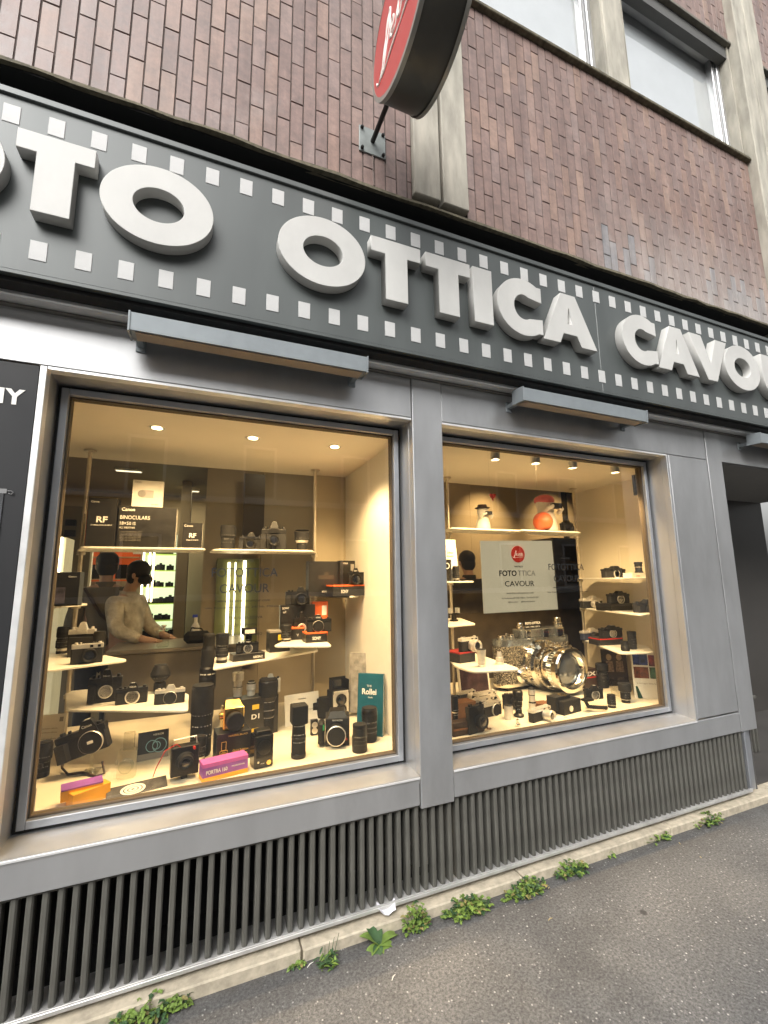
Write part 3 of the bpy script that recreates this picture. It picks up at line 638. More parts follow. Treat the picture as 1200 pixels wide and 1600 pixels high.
# ================================================================== ROUND BLADE SIGN
RS = thing('blade_sign', 'round red light box sign with white script hanging out from the brick wall', 'round sign', (.735 * KS, YB, SZ(3.88)))
RS.scale = (KS,) * 3
yc = -.495; r = .288
mb = MB(); mb.lathe([(r - .004, -.095), (r, -.088), (r, .088), (r - .004, .095)], (0, yc, 0), 'x', 72); mb.build('drum', mat('sign_drum_brown', (.065, .06, .05), .4, .2, .15, 6), RS)
mb = MB()
for s_ in (-1, 1): mb.lathe([(r + .004, s_ * .080), (r + .004, s_ * .098), (r - .014, s_ * .099), (r - .014, s_ * .080)], (0, yc, 0), 'x', 72, smooth=True, cap=False)
mb.build('rim', mat('rim_grey', (.30, .29, .26), .4, .4), RS)
mb = MB(); mb.lathe([(r - .014, -.0975), (r - .014, .0975)], (0, yc, 0), 'x', 72, smooth=False); mb.build('face', mat('sign_red', (.50, .045, .04), .35, 0, .04), RS)
SCR = [[(-.235, -.075), (-.215, -.105), (-.185, -.098), (-.150, -.04), (-.115, .045), (-.085, .105), (-.070, .108), (-.078, .06), (-.115, -.02), (-.150, -.085), (-.175, -.105), (-.15, -.112), (-.05, -.098), (.08, -.085), (.215, -.08)],
       [(-.085, -.030), (-.045, .0), (-.040, .030), (-.062, .030), (-.075, -.01), (-.062, -.045), (-.030, -.040), (.0, .0), (.012, .025)], [(.012, .025), (.0, -.025), (.012, -.042), (.040, -.015)], [(.018, .058), (.022, .064)],
       [(.100, .020), (.080, .034), (.058, .012), (.055, -.025), (.078, -.042), (.108, -.015)], [(.168, .022), (.140, .034), (.115, .005), (.118, -.035), (.142, -.036), (.172, .030), (.165, -.025), (.178, -.042), (.205, -.02)]]
for st in SCR:
    pts = []
    for i in range(len(st) - 1):
        p0, p1, p2, p3 = st[max(i - 1, 0)], st[i], st[i + 1], st[min(i + 2, len(st) - 1)]
        for j in range(5):
            t_ = j / 5; f_ = lambda a, b, c, d: .5 * ((2 * b) + (-a + c) * t_ + (2 * a - 5 * b + 4 * c - d) * t_ ** 2 + (-a + 3 * b - 3 * c + d) * t_ ** 3)
            pts.append((f_(p0[0], p1[0], p2[0], p3[0]), f_(p0[1], p1[1], p2[1], p3[1])))
    pts.append(st[-1])
    MB().tube([(-.0975, yc - a, b) for a, b in pts], [.0035 + .003 * abs(math.sin(i * .5)) for i in range(len(pts))], 6).build('lettering', TXW, RS)
mb = MB(); mb.box(-.095, .050, -.008, 0, -.155, -.005, b=.002)
mb2 = MB(); mb2.tube([(-.022, -.002, -.078), (-.022, -.25, -.078)], .012, 10); mb2.build('arm', BLK, RS)
mb.build('wall_plate', mat('plate_grey', (.25, .27, .26), .5, .4, .15, 20), RS)
for a in (-.08, .035):
    for c in (-.14, -.02): MB().lathe([(.009, 0), (.009, .008), (.005, .014)], (a, -.008, c), 'y', 8).build('bolt', BLK, RS)
MB().lathe([(.036, 0), (.036, .03), (.03, .036)], (0, 0, 0), 'y', 20).build('hub', mat('hub_metal', (.25, .25, .22), .4, .5), RS, loc=(.01, -.24, -.02))
mb = MB(); mb.tube([(-.02, -.006, -.155), (-.021, -.006, -.25), (-.015, -.004, -.33)], .0025, 6); mb.build('cable', mat('cable_grey', (.2, .15, .13), .6), RS)
# ================================================================== DISPLAY HARDWARE
def pole(label, x, y, gl):
    t = thing('display_pole', label, 'pole', (x, y, 0), 0, gl)
    mb = MB(); mb.lathe([(.0125, .63), (.0125, 2.448)], (0, 0, 0), 'z', 18); mb.build('tube', STEEL, t)
    MB().lathe([(.036, 2.438), (.036, 2.451)], (0, 0, 0), 'z', 24).build('flange', STEEL, t)
    MB().lathe([(.03, .629), (.03, .64)], (0, 0, 0), 'z', 24).build('foot', STEEL, t)
pole('steel display pole at the left of the left window, behind the big lens box', -.716, 1.42, 'display poles')
pole('steel display pole at the right of the left window beside the upper lens shelf', .812, 1.435, 'display poles')
pole('steel display pole at the left edge of the right window by the white figurine', 1.95, 1.31, 'display poles')
pole('steel display pole in the right window behind the three right hand camera shelves', 3.385, 1.30, 'display poles')
def rounded(pts, r, n=5):
    out = []; N = len(pts)
    for i in range(N):
        p0, p1, p2 = Vector(pts[i - 1]), Vector(pts[i]), Vector(pts[(i + 1) % N])
        a = p1 + (p0 - p1).normalized() * min(r, (p0 - p1).length * .45); b = p1 + (p2 - p1).normalized() * min(r, (p2 - p1).length * .45)
        for j in range(n + 1):
            t = j / n; out.append(tuple(a * (1 - t) ** 2 + p1 * 2 * t * (1 - t) + b * t * t))
    return out
SHG = 'white lacquered display shelves'
def shelf(label, pts, z, r=.05, th=.013, pole_xy=None):
    t = thing('display_shelf', label, 'shelf', (0, 0, z), 0, SHG)
    P = rounded(pts, r)
    cx = sum(p[0] for p in P) / len(P); cy = sum(p[1] for p in P) / len(P)
    ins = [(cx + (a - cx) * .985, cy + (b - cy) * .985) for a, b in P]
    mb = MB(); mb.loft([[(a, b, -th) for a, b in ins], [(a, b, -th + .003) for a, b in P], [(a, b, -.003) for a, b in P], [(a, b, 0) for a, b in ins]]); mb.build('board', SHELF, t)
    if pole_xy: MB().lathe([(.024, -.035), (.024, -th)], (pole_xy[0], pole_xy[1], 0), 'z', 20).build('collar', STEEL, t)
PA, PB, PC, PD = (-.716, 1.42), (.812, 1.435), (1.95, 1.31), (3.385, 1.30)
zL1 = PY(224, 855, 1.12)[2]
shelf('top left shelf of the left window under the camera boxes', [(PY(126, 855, 1.12)[0], 1.12), (PY(322, 857, 1.12)[0], 1.12), (.0, 1.42), (-.75, 1.46)], zL1, .05, pole_xy=PA)
shelf('top right shelf of the left window under two upright lenses', [(PY(334, 857, 1.16)[0], 1.16), (PY(489, 859, 1.16)[0], 1.16), (.84, 1.46), (.05, 1.46)], zL1, .05, pole_xy=PB)
zL2 = PY(66, 950, .92)[2]
shelf('small shelf by the left edge under the dark picture box', [(-1.05, .90), (-.76, .95), (-.62, 1.25), (-.70, 1.46), (-1.0, 1.46)], zL2 + .004, .03, pole_xy=PA)
zL3 = 1.15
shelf('pointed shelf at the left under the silver topped compact camera', [(-.705, .80), (-.345, .965), (-.52, 1.24), (-.66, 1.46), (-.86, 1.5)], zL3, .05, pole_xy=PA)
zL4 = .915
shelf('low left shelf holding three single lens cameras', [tuple(PZ(104, 1109, .915)[:2]), tuple(PZ(294, 1110, .915)[:2]), tuple(PZ(295, 1083, .915)[:2]), (-.62, 1.47), (-.74, 1.46)], zL4, .04, pole_xy=PA)
zR1 = 1.462
shelf('right shelf of the left window against the cream side wall', [tuple(PZ(484, 924, zR1)[:2]), (1.00, 1.10), (1.10, 1.20), (1.11, 1.40), (.84, 1.47)], zR1, .03, pole_xy=PB)
zR2 = 1.17
shelf('small shelf under the orange and black camera cartons', [tuple(PZ(426, 1009, zR2)[:2]), tuple(PZ(519, 1009, zR2)[:2]), (.86, 1.46), (.70, 1.48)], zR2, .05, pole_xy=PB)
zM = 1.085
shelf('long middle shelf behind the orange cartons', [tuple(PZ(333, 1045, zM)[:2]), (.80, 1.24), (.84, 1.47), (.12, 1.40)], zM, .02, pole_xy=PB)
zT = PY(760, 826, 1.10)[2]
shelf('top left shelf of the right window under the small white figurine', [(PY(703, 824, 1.1)[0], 1.1), (PY(822, 826, 1.1)[0], 1.1), (2.60, 1.36), (1.92, 1.36)], zT, .06, pole_xy=PC)
shelf('top right shelf of the right window under the larger figurine', [(PY(812, 829, 1.06)[0], 1.06), (PY(908, 831, 1.06)[0], 1.06), (3.41, 1.34), (2.85, 1.34)], zT + .001, .05, pole_xy=PD)
zS1 = 1.568
shelf('upper of the three camera shelves at the right edge', [(3.33, 1.24), (3.06, .62), (3.44, .56), (3.56, .75), (3.57, 1.3), (3.37, 1.34)], zS1, .05, pole_xy=PD)
zS2, zS3 = 1.292, 1.0
shelf('middle of the three camera shelves at the right edge', [(3.33, 1.24), (3.06, .44), (3.40, .53), (3.56, .75), (3.57, 1.3), (3.37, 1.34)], zS2, .05, pole_xy=PD)
shelf('lowest of the three camera shelves above the chrome camera lens', [(3.35, 1.31), (2.985, .58), (3.25, .50), (3.50, .75), (3.50, 1.3)], zS3, .06, pole_xy=PD)
zC1 = PY(720, 908, .9)[2]
shelf('upper left shelf of the right window by the pillar', [(1.50, .88), (PY(741, 907, .9)[0], .9), (2.05, 1.33), (1.80, 1.36)], zC1, .03, pole_xy=PC)
shelf('middle left shelf of the right window with the small viewfinder', [(1.56, .80), (1.875, .85), (2.04, 1.33), (1.85, 1.36)], 1.25, .03, pole_xy=PC)
shelf('large pointed shelf in front of the giant chrome camera', [(1.60, .50), (1.93, .43), (2.04, 1.30), (1.88, 1.36), (1.60, .72)], 1.0, .07, pole_xy=PC)

# ================================================================== PLACING ON SHELVES
ZF = .629
def spot(u0, u1, vb, z, yaw=0, y=None):
    uc = (u0 + u1) / 2
    if y is None: P = PZ(uc, vb, z)
    else:
        x = bis(lambda x: pr((x, y, z))[0], -3, 5, uc); P = np.array([x, y, z])
    a = math.radians(yaw); d = np.array([math.cos(a), math.sin(a), 0])
    s0 = bis(lambda s: pr(P + d * s)[0], -.6, .6, u0); s1 = bis(lambda s: pr(P + d * s)[0], -.6, .6, u1)
    P = P + d * (s0 + s1) / 2
    return P, s1 - s0
def hgt(P, vt): return max(.01, bis(lambda h: pr(P + np.array([0, 0, h]))[1], 0, 1.2, vt))
class Item: pass
def base(name, label, cat, u0, u1, vt, vb, z, yaw=0, y=None, group=None, round_=False):
    if round_:
        P, _ = spot((u0 + u1) / 2 - 1, (u0 + u1) / 2 + 1, vb, z, 0, y)
        yaw2 = math.degrees(math.atan2(-(P[0] - CP[0]), P[1] - CP[1]))
        P, w = spot(u0, u1, vb, z, yaw2, y)
        aw = (P - CP)[:2] / np.linalg.norm((P - CP)[:2]); h = hgt(P, vt); k = .94
        w *= k; P = P.copy(); P[:2] += aw * w / 2
    else:
        P, w = spot(u0, u1, vb, z, yaw, y); h = hgt(P, vt)
    t = thing(name, label, cat, tuple(P), math.radians(yaw), group); return t, w, h
def textp(s, size, m, par, x, z, y=-.0012, width=None, align='CENTER', bold=.0): 
    return text('lettering', s, size, m, par, (x, y, z), .0004, bold, align=align, width=width)

def carton(label, u0, u1, vt, vb, z, yaw=0, y=None, depth=.6, m=CARDB, cat='box', group='retail boxes in the windows', name='carton', lid=None, band=None, side=None):
    t, w, h = base(name, label, cat, u0, u1, vt, vb, z, yaw, y, group); d = w * depth
    mb = MB(); mb.box(-w / 2, w / 2, 0, d, 0, h, b=.0015); o = mb.build('body', m, t)
    if lid: MB().box(-w / 2 - .0006, w / 2 + .0006, -.0006, d + .0006, h * (1 - lid[0]), h + .0008, b=.001).build('lid', lid[1], t)
    if band: MB().box(-w / 2 - .0005, w / 2 + .0005, -.0005, d + .0005, h * band[0], h * band[1], b=.0005).build('band', band[2], t)
    if side: MB().box(w / 2, w / 2 + .001, .001, d - .001, .001, h - .001).build('side_face', side, t)
    return t, w, h
def slr(label, u0, u1, vt, vb, z, yaw=0, y=None, top=BLK, skin=BLKL, lens='std', grip=True, hump=True, base_h=0, txt=None, name='camera', lensmat=BLK, group='cameras on display', lx=.02, lr=.30, ll=.33, dk=.36):
    t, w, h = base(name, label, 'camera', u0, u1, vt, vb, z, yaw, y, group)
    bh = h * (.74 if hump else .93); d = w * dk; c = w * lx; g = base_h * h
    mb = MB(); mb.box(-w / 2, w / 2, -0, d * .62, g * .0, bh * .80, b=w * .035)
    if grip:
        mb.loft([[(-w / 2 + w * .01, -d * .33, q), (-w / 2 + w * .20, -d * .36, q), (-w / 2 + w * .25, d * .1, q), (-w / 2 + w * .01, d * .1, q)] for q in (bh * .05, bh * .74)], smooth=False)
    mb.build('body', skin, t)
    mb = MB(); n = 10
    pl = [(-w / 2, -.0 + d * .02), (-w / 2 + w * .03, -d * .02), (w / 2 - w * .03, -d * .02), (w / 2, d * .02), (w / 2, d * .6), (w / 2 - w * .03, d * .64), (-w / 2 + w * .03, d * .64), (-w / 2, d * .6)]
    mb.loft([[(a, b, bh * .78) for a, b in pl], [(a, b, bh * .95) for a, b in pl], [(a * .98, b * .96 + d * .01, bh) for a, b in pl]]); mb.build('top_plate', top, t)
    if hump:
        mb = MB(); q = w * .17
        mb.loft([[(c - q * 1.15, -d * .10, bh * .80), (c + q * 1.15, -d * .10, bh * .80), (c + q * 1.15, d * .62, bh * .80), (c - q * 1.15, d * .62, bh * .80)],
                 [(c - q, -d * .13, bh * 1.02), (c + q, -d * .13, bh * 1.02), (c + q * .95, d * .6, bh * 1.02), (c - q * .95, d * .6, bh * 1.02)],
                 [(c - q * .55, -d * .06, h * .985), (c + q * .55, -d * .06, h * .985), (c + q * .5, d * .4, h * .985), (c - q * .5, d * .4, h * .985)]])
        mb.build('viewfinder_hump', top, t)
        MB().box(c - q * .3, c + q * .3, .0, d * .3, h * .985, h).build('hot_shoe', CHR, t)
    else:
        for a in (.12, .36): MB().box(w * a - w * .05, w * a + w * .05, -d * .035, 0, bh * .82, bh * .95).build('viewfinder_window', GLASSB, t)
    for a, r in ((-.36, .055), (-.22, .035), (.38, .06)):
        MB().lathe([(w * r, 0), (w * r, h * .07), (w * r * .9, h * .085)], (w * a, d * .3, bh), 'z', 16).build('dial', CHR if top is CHR else BLK, t)
    cz = bh * .44
    if lens:
        R = min(w * lr * .72, bh * .46); L = w * ll
        l = bpy.data.objects.new('lens', None); 
        if lens == 'cap':
            mb = MB(); mb.lathe([(R * .98, 0), (R * .98, L * .16), (R * .94, L * .20), (R * .80, L * .20), (R * .79, L * .17), (.001, L * .17)], (c, 0, cz), 'y', 32, ks=[1, 1, 0, 0, 0]); l = mb.build('body_cap', [RUB, CHR], t)
        elif lens == 'mount':
            mb = MB(); mb.lathe([(R, 0), (R, L * .1), (R * .82, L * .1), (R * .78, -d * .2), (.001, -d * .25)], (c, 0, cz), 'y', 32, ks=[0, 0, 1, 1]); l = mb.build('lens_mount', [CHR, VOID], t)
        else:
            mb = MB(); A = 1 if lens != 'silver' else 2
            prof = [(R * .92, 0), (R * .92, L * .18), (R, L * .20), (R, L * .48), (R * .93, L * .50), (R * .93, L * .60), (R * .99, L * .62), (R * .99, L * .95), (R * .95, L), (R * .84, L), (R * .70, L * .90)]
            mb.lathe(prof, (c, 0, cz), 'y', 36, ks=[0, 0, 1, 0, 2, 0, 1, 0, 0, 0]); l = mb.build('lens', [lensmat if lens != 'silver' else CHR, RUB if lens != 'silver' else CHR, CHR if lens == 'silver' else BLKG], t)
            mb = MB(); mb.lathe([(R * .72, L * .88), (R * .45, L * .93), (.001, L * .945)], (c, 0, cz), 'y', 28); mb.build('front_glass', GLASSB, l)
    if txt: textp(txt, w * .085, TXW, t, c, bh * 1.0 + (h - bh) * .18 if hump else bh * .84, -d * .14 if hump else -d * .03, width=w * .2)
    return t, w, h
def lens(label, u0, u1, vt, vb, z, y=None, style='black', hood=0., cap=True, prof=None, group='lenses on display', collar=False, mats=None, petal=False, foot=None):
    t, w, h = base('lens', label, 'lens', u0, u1, vt, vb, z, 0, y, group, True); r = w / 2
    A, Bm, Cm = mats or {'black': (BLK, RUB, CHR), 'silver': (CHR, CHR, BLK), 'white': (WHT, RUB, CHR), 'gold': (BLK, RUB, GOLD)}[style]
    P = prof or [(.82, 0), (.85, .03), (.85, .10), (.80, .11), (.80, .2), (.98, .23), (.98, .50), (.92, .52), (.92, .62), (1, .65), (1, .95), (.97, .98), (.93, 1)]
    pf = [(a * r, b * h) for a, b in P]; ks = []
    for i in range(len(pf) - 1):
        a = (P[i][0] + P[i + 1][0]) / 2; ks.append(1 if P[i + 1][1] - P[i][1] > .16 else (2 if i == 3 else 0))
    mb = MB(); mb.lathe(pf, (0, 0, 0), 'z', 36, ks=ks); mb.build('barrel', [A, Bm, Cm], t)
    # ribs of the focus ring
    mb = MB(); n = 30
    for i in range(len(P) - 1):
        if P[i + 1][1] - P[i][1] > .16:
            for j in range(n):
                q = 2 * math.pi * j / n; x, y_ = math.cos(q) * P[i][0] * r, math.sin(q) * P[i][0] * r; s_ = r * .05
                mb.M = Matrix.Translation((x, y_, 0)) @ Matrix.Rotation(q, 4, 'Z'); mb.box(-s_ * .5, s_ * .35, -s_, s_, P[i][1] * h + h * .015, P[i + 1][1] * h - h * .015)
            mb.M = Matrix(); break
    if mb.v: mb.build('focus_ring', Bm, t)
    top = P[-1][0] * r
    def rad(q):
        for (r0, h0), (r1, h1) in zip(P[:-1], P[1:]):
            if h0 <= q <= h1 and h1 > h0: return (r0 + (r1 - r0) * (q - h0) / (h1 - h0)) * r
        return r
    if w > .045 and style != 'silver':
        mb = MB(); sd_ = random.Random(len(label) * 7)
        for q in (.30, .44, .60):
            for j in range(7):
                a = math.radians(-90 + (j - 3) * 17 + sd_.uniform(-4, 4)); rr = rad(q) + .0004; ww = h * sd_.uniform(.004, .010)
                mb.M = Matrix.Rotation(a, 4, 'Z'); mb.box(rr - .001, rr + .0004, -ww, ww, q * h, q * h + h * .012)
        mb.M = Matrix(); mb.build('scale_marks', TXW if style != 'white' else TXK, t)
    if hood:
        H0 = (P[-1][1]) * h * (1 - hood)
        R0 = []; R1 = []
        for j in range(36):
            q = 2 * math.pi * j / 36; pe = (.55 + .45 * abs(math.cos(q))) if petal else 1
            R0.append((math.cos(q) * r * .98, math.sin(q) * r * .98, H0)); R1.append((math.cos(q) * r * 1.06, math.sin(q) * r * 1.06, H0 + (h * hood) * pe))
        mb = MB(); mb.loft([R0, R1, [(a * .95, b * .95, c) for a, b, c in R1], [(a * .95, b * .95, H0 + .001) for a, b, c in R0]], 0, False, False, True); mb.build('hood', Bm, t)
    if cap: MB().lathe([(top * .97, 0), (top * .97, h * .025), (top * .9, h * .032)], (0, 0, h * (1 - .0)), 'z', 30).build('cap', RUB, t)
    else: MB().lathe([(top * .86, 0), (top * .5, -h * .02 + .002), (.001, .003)], (0, 0, h * .995), 'z', 24).build('front_glass', GLASSB, t)
    if collar: 
        mb = MB(); mb.box(-r * .25, r * .25, -r * 1.5, -r * .9, h * .30, h * .45, b=.003); mb.build('tripod_foot', A, t)
    return t, w, h
def cardx(label, u0, u1, vt, vb, z, yaw=0, y=None, th=.006, m=CARD, name='card', cat='card', tilt=8, group=None, pages=False):
    t, w, h = base(name, label, cat, u0, u1, vt, vb, z, yaw, y, group)
    t.rotation_euler = (math.radians(-tilt), 0, math.radians(yaw))
    MB().box(-w / 2, w / 2, 0, th if not pages else .003, 0, h, b=.0008).build('cover', m, t)
    if pages:
        MB().box(-w / 2 + .002, w / 2 - .003, .003, th - .003, .003, h - .003).build('pages', CARD, t)
        MB().box(-w / 2, w / 2, th - .003, th, 0, h, b=.0008).build('back_cover', m, t)
    return t, w, h

# ================================================================== LEFT WINDOW
# -- top left shelf: boxes
t, w, h = carton('large black box lettered RF at the left end of the top shelf', 132, 178, 778, 850, zL1, -4, 1.16, .55)
textp('Canon', h * .055, TXW, t, -w * .27, h * .90); textp('RF', h * .17, TXW, t, .0, h * .50, width=w * .38, bold=.0012); textp('24-105mm F2.8 L IS USM Z', h * .04, TXW, t, 0, h * .43, width=w * .74)
t, w, h = carton('wide black box lettered BINOCULARS on the top shelf', 181, 273, 792, 850, zL1, 0, 1.16, .45, side=CARD)
textp('Canon', h * .11, TXW, t, -w * .34, h * .88, width=w * .22, bold=.0006); textp('BINOCULARS', h * .13, TXW, t, -w * .22, h * .68, width=w * .50); textp('18×50 IS', h * .11, TXW, t, -w * .34, h * .54, width=w * .26); textp('ALL WEATHER', h * .07, TXW, t, -w * .34, h * .45, width=w * .26)
for i in range(7): textp('compact image stabilised optics manual', h * .03, TXD, t, -w * .28, h * (.37 - .035 * i), width=w * .36)
tb = h
t, w, h = carton('white box with a picture of a small camcorder, standing on the binocular box', 205, 254, 751, 792, zL1 + tb, 3, 1.20, .5, m=CARD)
textp('Canon', h * .08, TXK, t, -w * .34, h * .90); MB().box(-w * .2, w * .18, -.0012, 0, h * .36, h * .64, b=.008).build('picture', mat('camcorder_print', (.45, .40, .38), .4, 0, .1), t)
MB().lathe([(h * .13, 0), (h * .13, .0016)], (-w * .2, 0, h * .5), 'y', 20).build('picture', TXD, t); textp('IVY REC', h * .07, TXK, t, w * .25, h * .10)
t, w, h = carton('small black box lettered RF at the right end of the top left shelf', 284, 315, 817, 850, zL1, 0, 1.16, .5, side=CARD)
textp('Canon', h * .12, TXW, t, -w * .22, h * .84); textp('RF', h * .24, TXW, t, 0, h * .42, width=w * .36, bold=.0008); textp('50mm F1.8 STM', h * .07, TXW, t, 0, h * .30, width=w * .6)
# -- top right shelf
lens('upright black lens with a wide barrel at the left end of the top right shelf', 342, 369, 821, 852, zL1, 1.22, prof=[(.80, 0), (.84, .06), (.84, .30), (.88, .34), (.86, .52), (1, .55), (1, .98), (.96, 1)])
slr('black mirrorless camera with flat top between the upright lens and the big gripped camera', 373, 409, 832, 852, zL1, -14, 1.22, lens='std', ll=.25)
slr('large black camera with a battery grip on the top right shelf', 407, 447, 815, 852, zL1, -10, 1.20, lens='std', ll=.30, dk=.5)
lens('short black lens with a flared petal hood beside the right pole', 459, 484, 828, 853, zL1, 1.22, hood=.45, petal=True, prof=[(.62, 0), (.66, .08), (.66, .36), (.72, .40), (.95, .55), (1, .60), (1, .90), (.96, .92)])
# -- left small shelf: picture box
t, w, h = carton('dark box with a blurred picture on the small shelf by the left edge', 67, 121, 894, 943, zL2 + .004, -8, 1.0, .35, m=CARDB)
MB().box(-w * .46, w * .1, -.0012, 0, h * .08, h * .55).build('picture', mat('dusky_print', (.09, .08, .11), .4, 0, .9, 18), t); textp('Canon', h * .08, TXW, t, w * .28, h * .84)
# -- pointed shelf
lens('upright black zoom lens on the pointed left shelf', 84, 108, 981, 1022, zL3, collar=False)
slr('camera with silver top half hidden behind the zoom lens on the pointed shelf', 104, 146, 972, 1003, zL3 + .03, -6, 1.24, top=CHR, grip=False, lens=None)
carton('flat black carton behind the silver topped compact camera', 104, 150, 996, 1012, zL3, -6, 1.20, .6)
lens('squat black lens lying behind the silver topped compact camera', 142, 164, 988, 1018, zL3, 1.18, prof=[(.95, 0), (1, .1), (1, .9), (.95, 1)])
slr('silver topped compact camera at the front of the pointed left shelf', 109, 160, 1004, 1037, zL3, 12, None, top=CHR, grip=False, hump=False, lens='std', lr=.34, ll=.22, lx=.06, txt=None)
# -- low left shelf
slr('big black motor drive camera at the left of the low shelf', 135, 189, 1046, 1098, zL4, 6, None, txt='Nikon', lens='mount', lr=.3, dk=.45)
slr('black film camera with open lens mount in the middle of the low shelf', 179, 230, 1067, 1100, zL4, 4, None, txt='Nikon', lens='mount', grip=False, lr=.32)
lens('black lens with a flared gold ringed hood behind the silver film camera', 231, 266, 1042, 1086, zL4, None, style='gold', prof=[(.55, 0), (.58, .1), (.58, .38), (.45, .42), (.60, .45), (1, .62), (1, .70), (.72, .96), (.66, 1)])
slr('silver topped film camera with a pointed prism at the right of the low shelf', 240, 288, 1070, 1100, zL4, -2, None, top=CHR, grip=False, lens='cap', lr=.36)
# -- right shelf
t, w, h = carton('wide black camera box with a thin outlined camera beside the pole on the right shelf', 482, 532, 877, 922, zR1, 4, 1.28, .3)
mb = MB(); q = mat('line_print', (.16, .14, .11), .5); mb.box(-w * .2, w * .28, -.001, 0, h * .48, h * .60); mb.box(-w * .02, w * .12, -.001, 0, h * .60, h * .68); mb.build('picture', mat('faint_camera_print', (.055, .045, .035), .3), t); textp('SONY', h * .07, TXW, t, 0, h * .1)
t, w, h = carton('narrow black box with white marks behind the camera on the right shelf', 531, 555, 876, 918, zR1, 4, 1.26, .5)
textp('SONY', h * .06, TXW, t, -w * .15, h * .9); MB().box(w * .2, w * .42, -.001, 0, h * .7, h * .9).build('label', TXD, t)
t, w, h = carton('low black box lettered SONY under the camera on the right shelf', 520, 576, 914, 927, zR1, 3, 1.14, .55, lid=(.12, ORAN)); textp('SONY', h * .42, TXW, t, -w * .18, h * .28, width=w * .2, bold=.0004); tb = h
slr('black mirrorless camera with a wide lens on the low box of the right shelf', 545, 573, 887, 914, zR1 + tb, -12, 1.17, txt='SONY', lr=.42, ll=.45, lx=-.12)
# -- orange carton shelf
t, w, h = carton('black camera box with a big picture on the small shelf', 437, 492, 945, 990, zR2, -4, 1.30, .3, m=CARDB); tbx = h
textp('SONY', h * .08, TXW, t, -w * .35, h * .88); textp('α7', h * .08, TXW, t, -w * .38, h * .76)
mb = MB(); mb.box(-w * .1, w * .45, -.001, 0, h * .25, h * .62); mb.build('picture', mat('camera_print', (.07, .06, .05), .4, 0, .8, 60), t)
slr('black camera with a large lens sitting on top of the black picture box', 446, 484, 917, 944, zR2 + tbx, -6, 1.32, lr=.50, ll=.45, lx=.12)
t, w, h = carton('orange carton standing upright at the back of the small shelf', 487, 512, 940, 990, zR2, 0, 1.34, .5, m=ORAN)
MB().box(w * .12, w * .42, -.001, 0, h * .6, h * .88).build('label', CARD, t)
t, w, h = carton('open orange and black carton behind the short lens', 455, 475, 981, 998, zR2, -14, 1.20, 1.3, m=CARDB, lid=(.1, ORAN)); textp('V', h * .3, TXW, t, 0, h * .3)
lens('short upright black lens at the left end of the small shelf', 438, 456, 977, 1003, zR2)
t, w, h = carton('low black carton lettered SONY at the front of the small shelf', 478, 511, 988, 1004, zR2, 0, None, .8, lid=(.14, ORAN)); textp('SONY', h * .42, TXW, t, 0, h * .28, width=w * .4, bold=.0004); tb = h; ty = t.location.y
slr('black mirrorless camera with a body cap on the low carton', 480, 518, 960, 987, zR2 + tb, -4, ty + .02, txt='SONY', lens='cap', lr=.42, lx=-.06)
slr('small black camera with a silver ringed lens beside the orange carton', 459, 482, 956, 982, zR2 + .02, 0, 1.27, lens='silver', lr=.4, ll=.2)
# -- middle shelf
lens('tall black zoom lens at the left end of the middle shelf', 335, 357, 992, 1037, zM, None, hood=.3)
t, w, h = carton('low black base lettered NIKON Z on the middle shelf', 364, 414, 1021, 1032, zM, 10, None, .5); textp('NIKON Z', h * .45, TXW, t, w * .27, h * .28, width=w * .3, bold=.0004); tb = h; ty = t.location.y
slr('black camera standing on the low base of the middle shelf', 369, 404, 999, 1022, zM + tb, 4, ty + .03, txt='Nikon', lens='mount')
t, w, h = base('flash', 'black flash head on top of the middle shelf camera', 'flash', 378, 400, 980, 999, zM + tb + .075, 4, ty + .04)
mb = MB(); mb.box(-w * .22, w * .22, 0, w * .3, 0, h * .55, b=.003); mb.build('foot', BLK, t); mb = MB(); mb.box(-w / 2, w / 2, -w * .3, w * .5, h * .45, h, b=.006); mb.build('head', BLKG, t); MB().box(-w * .35, w * .35, -w * .31, -w * .3, h * .55, h * .85).build('flash_window', CARD, t)
t, w, h = carton('black and yellow camera box on the middle shelf behind the short lens', 421, 453, 985, 1020, zM, 6, 1.28, .7, lid=(.1, TXD)); MB().box(-w * .1, w * .3, -.0012, 0, h * .55, h * .8).build('label', YELO, t); textp('Nikon', h * .1, TXK, t, w * .1, h * .62, -.0016)
# -- tall telephoto lenses on the floor
lens('very tall narrow black telephoto lens in the middle of the left window', 305, 335, 996, 1130, ZF, 1.22, prof=[(.70, 0), (.75, .02), (.75, .12), (.86, .15), (.86, .42), (1, .46), (1, .56), (.98, .57), (.98, .66), (.84, .68), (.84, .86), (.70, .90), (.70, 1)])
lens('thick black telephoto lens standing in front of the taller one', 292, 332, 1076, 1186, ZF, None, prof=[(.86, 0), (.90, .03), (.90, .25), (.94, .27), (.94, .60), (1, .62), (1, .97), (.97, 1)], cap=True)
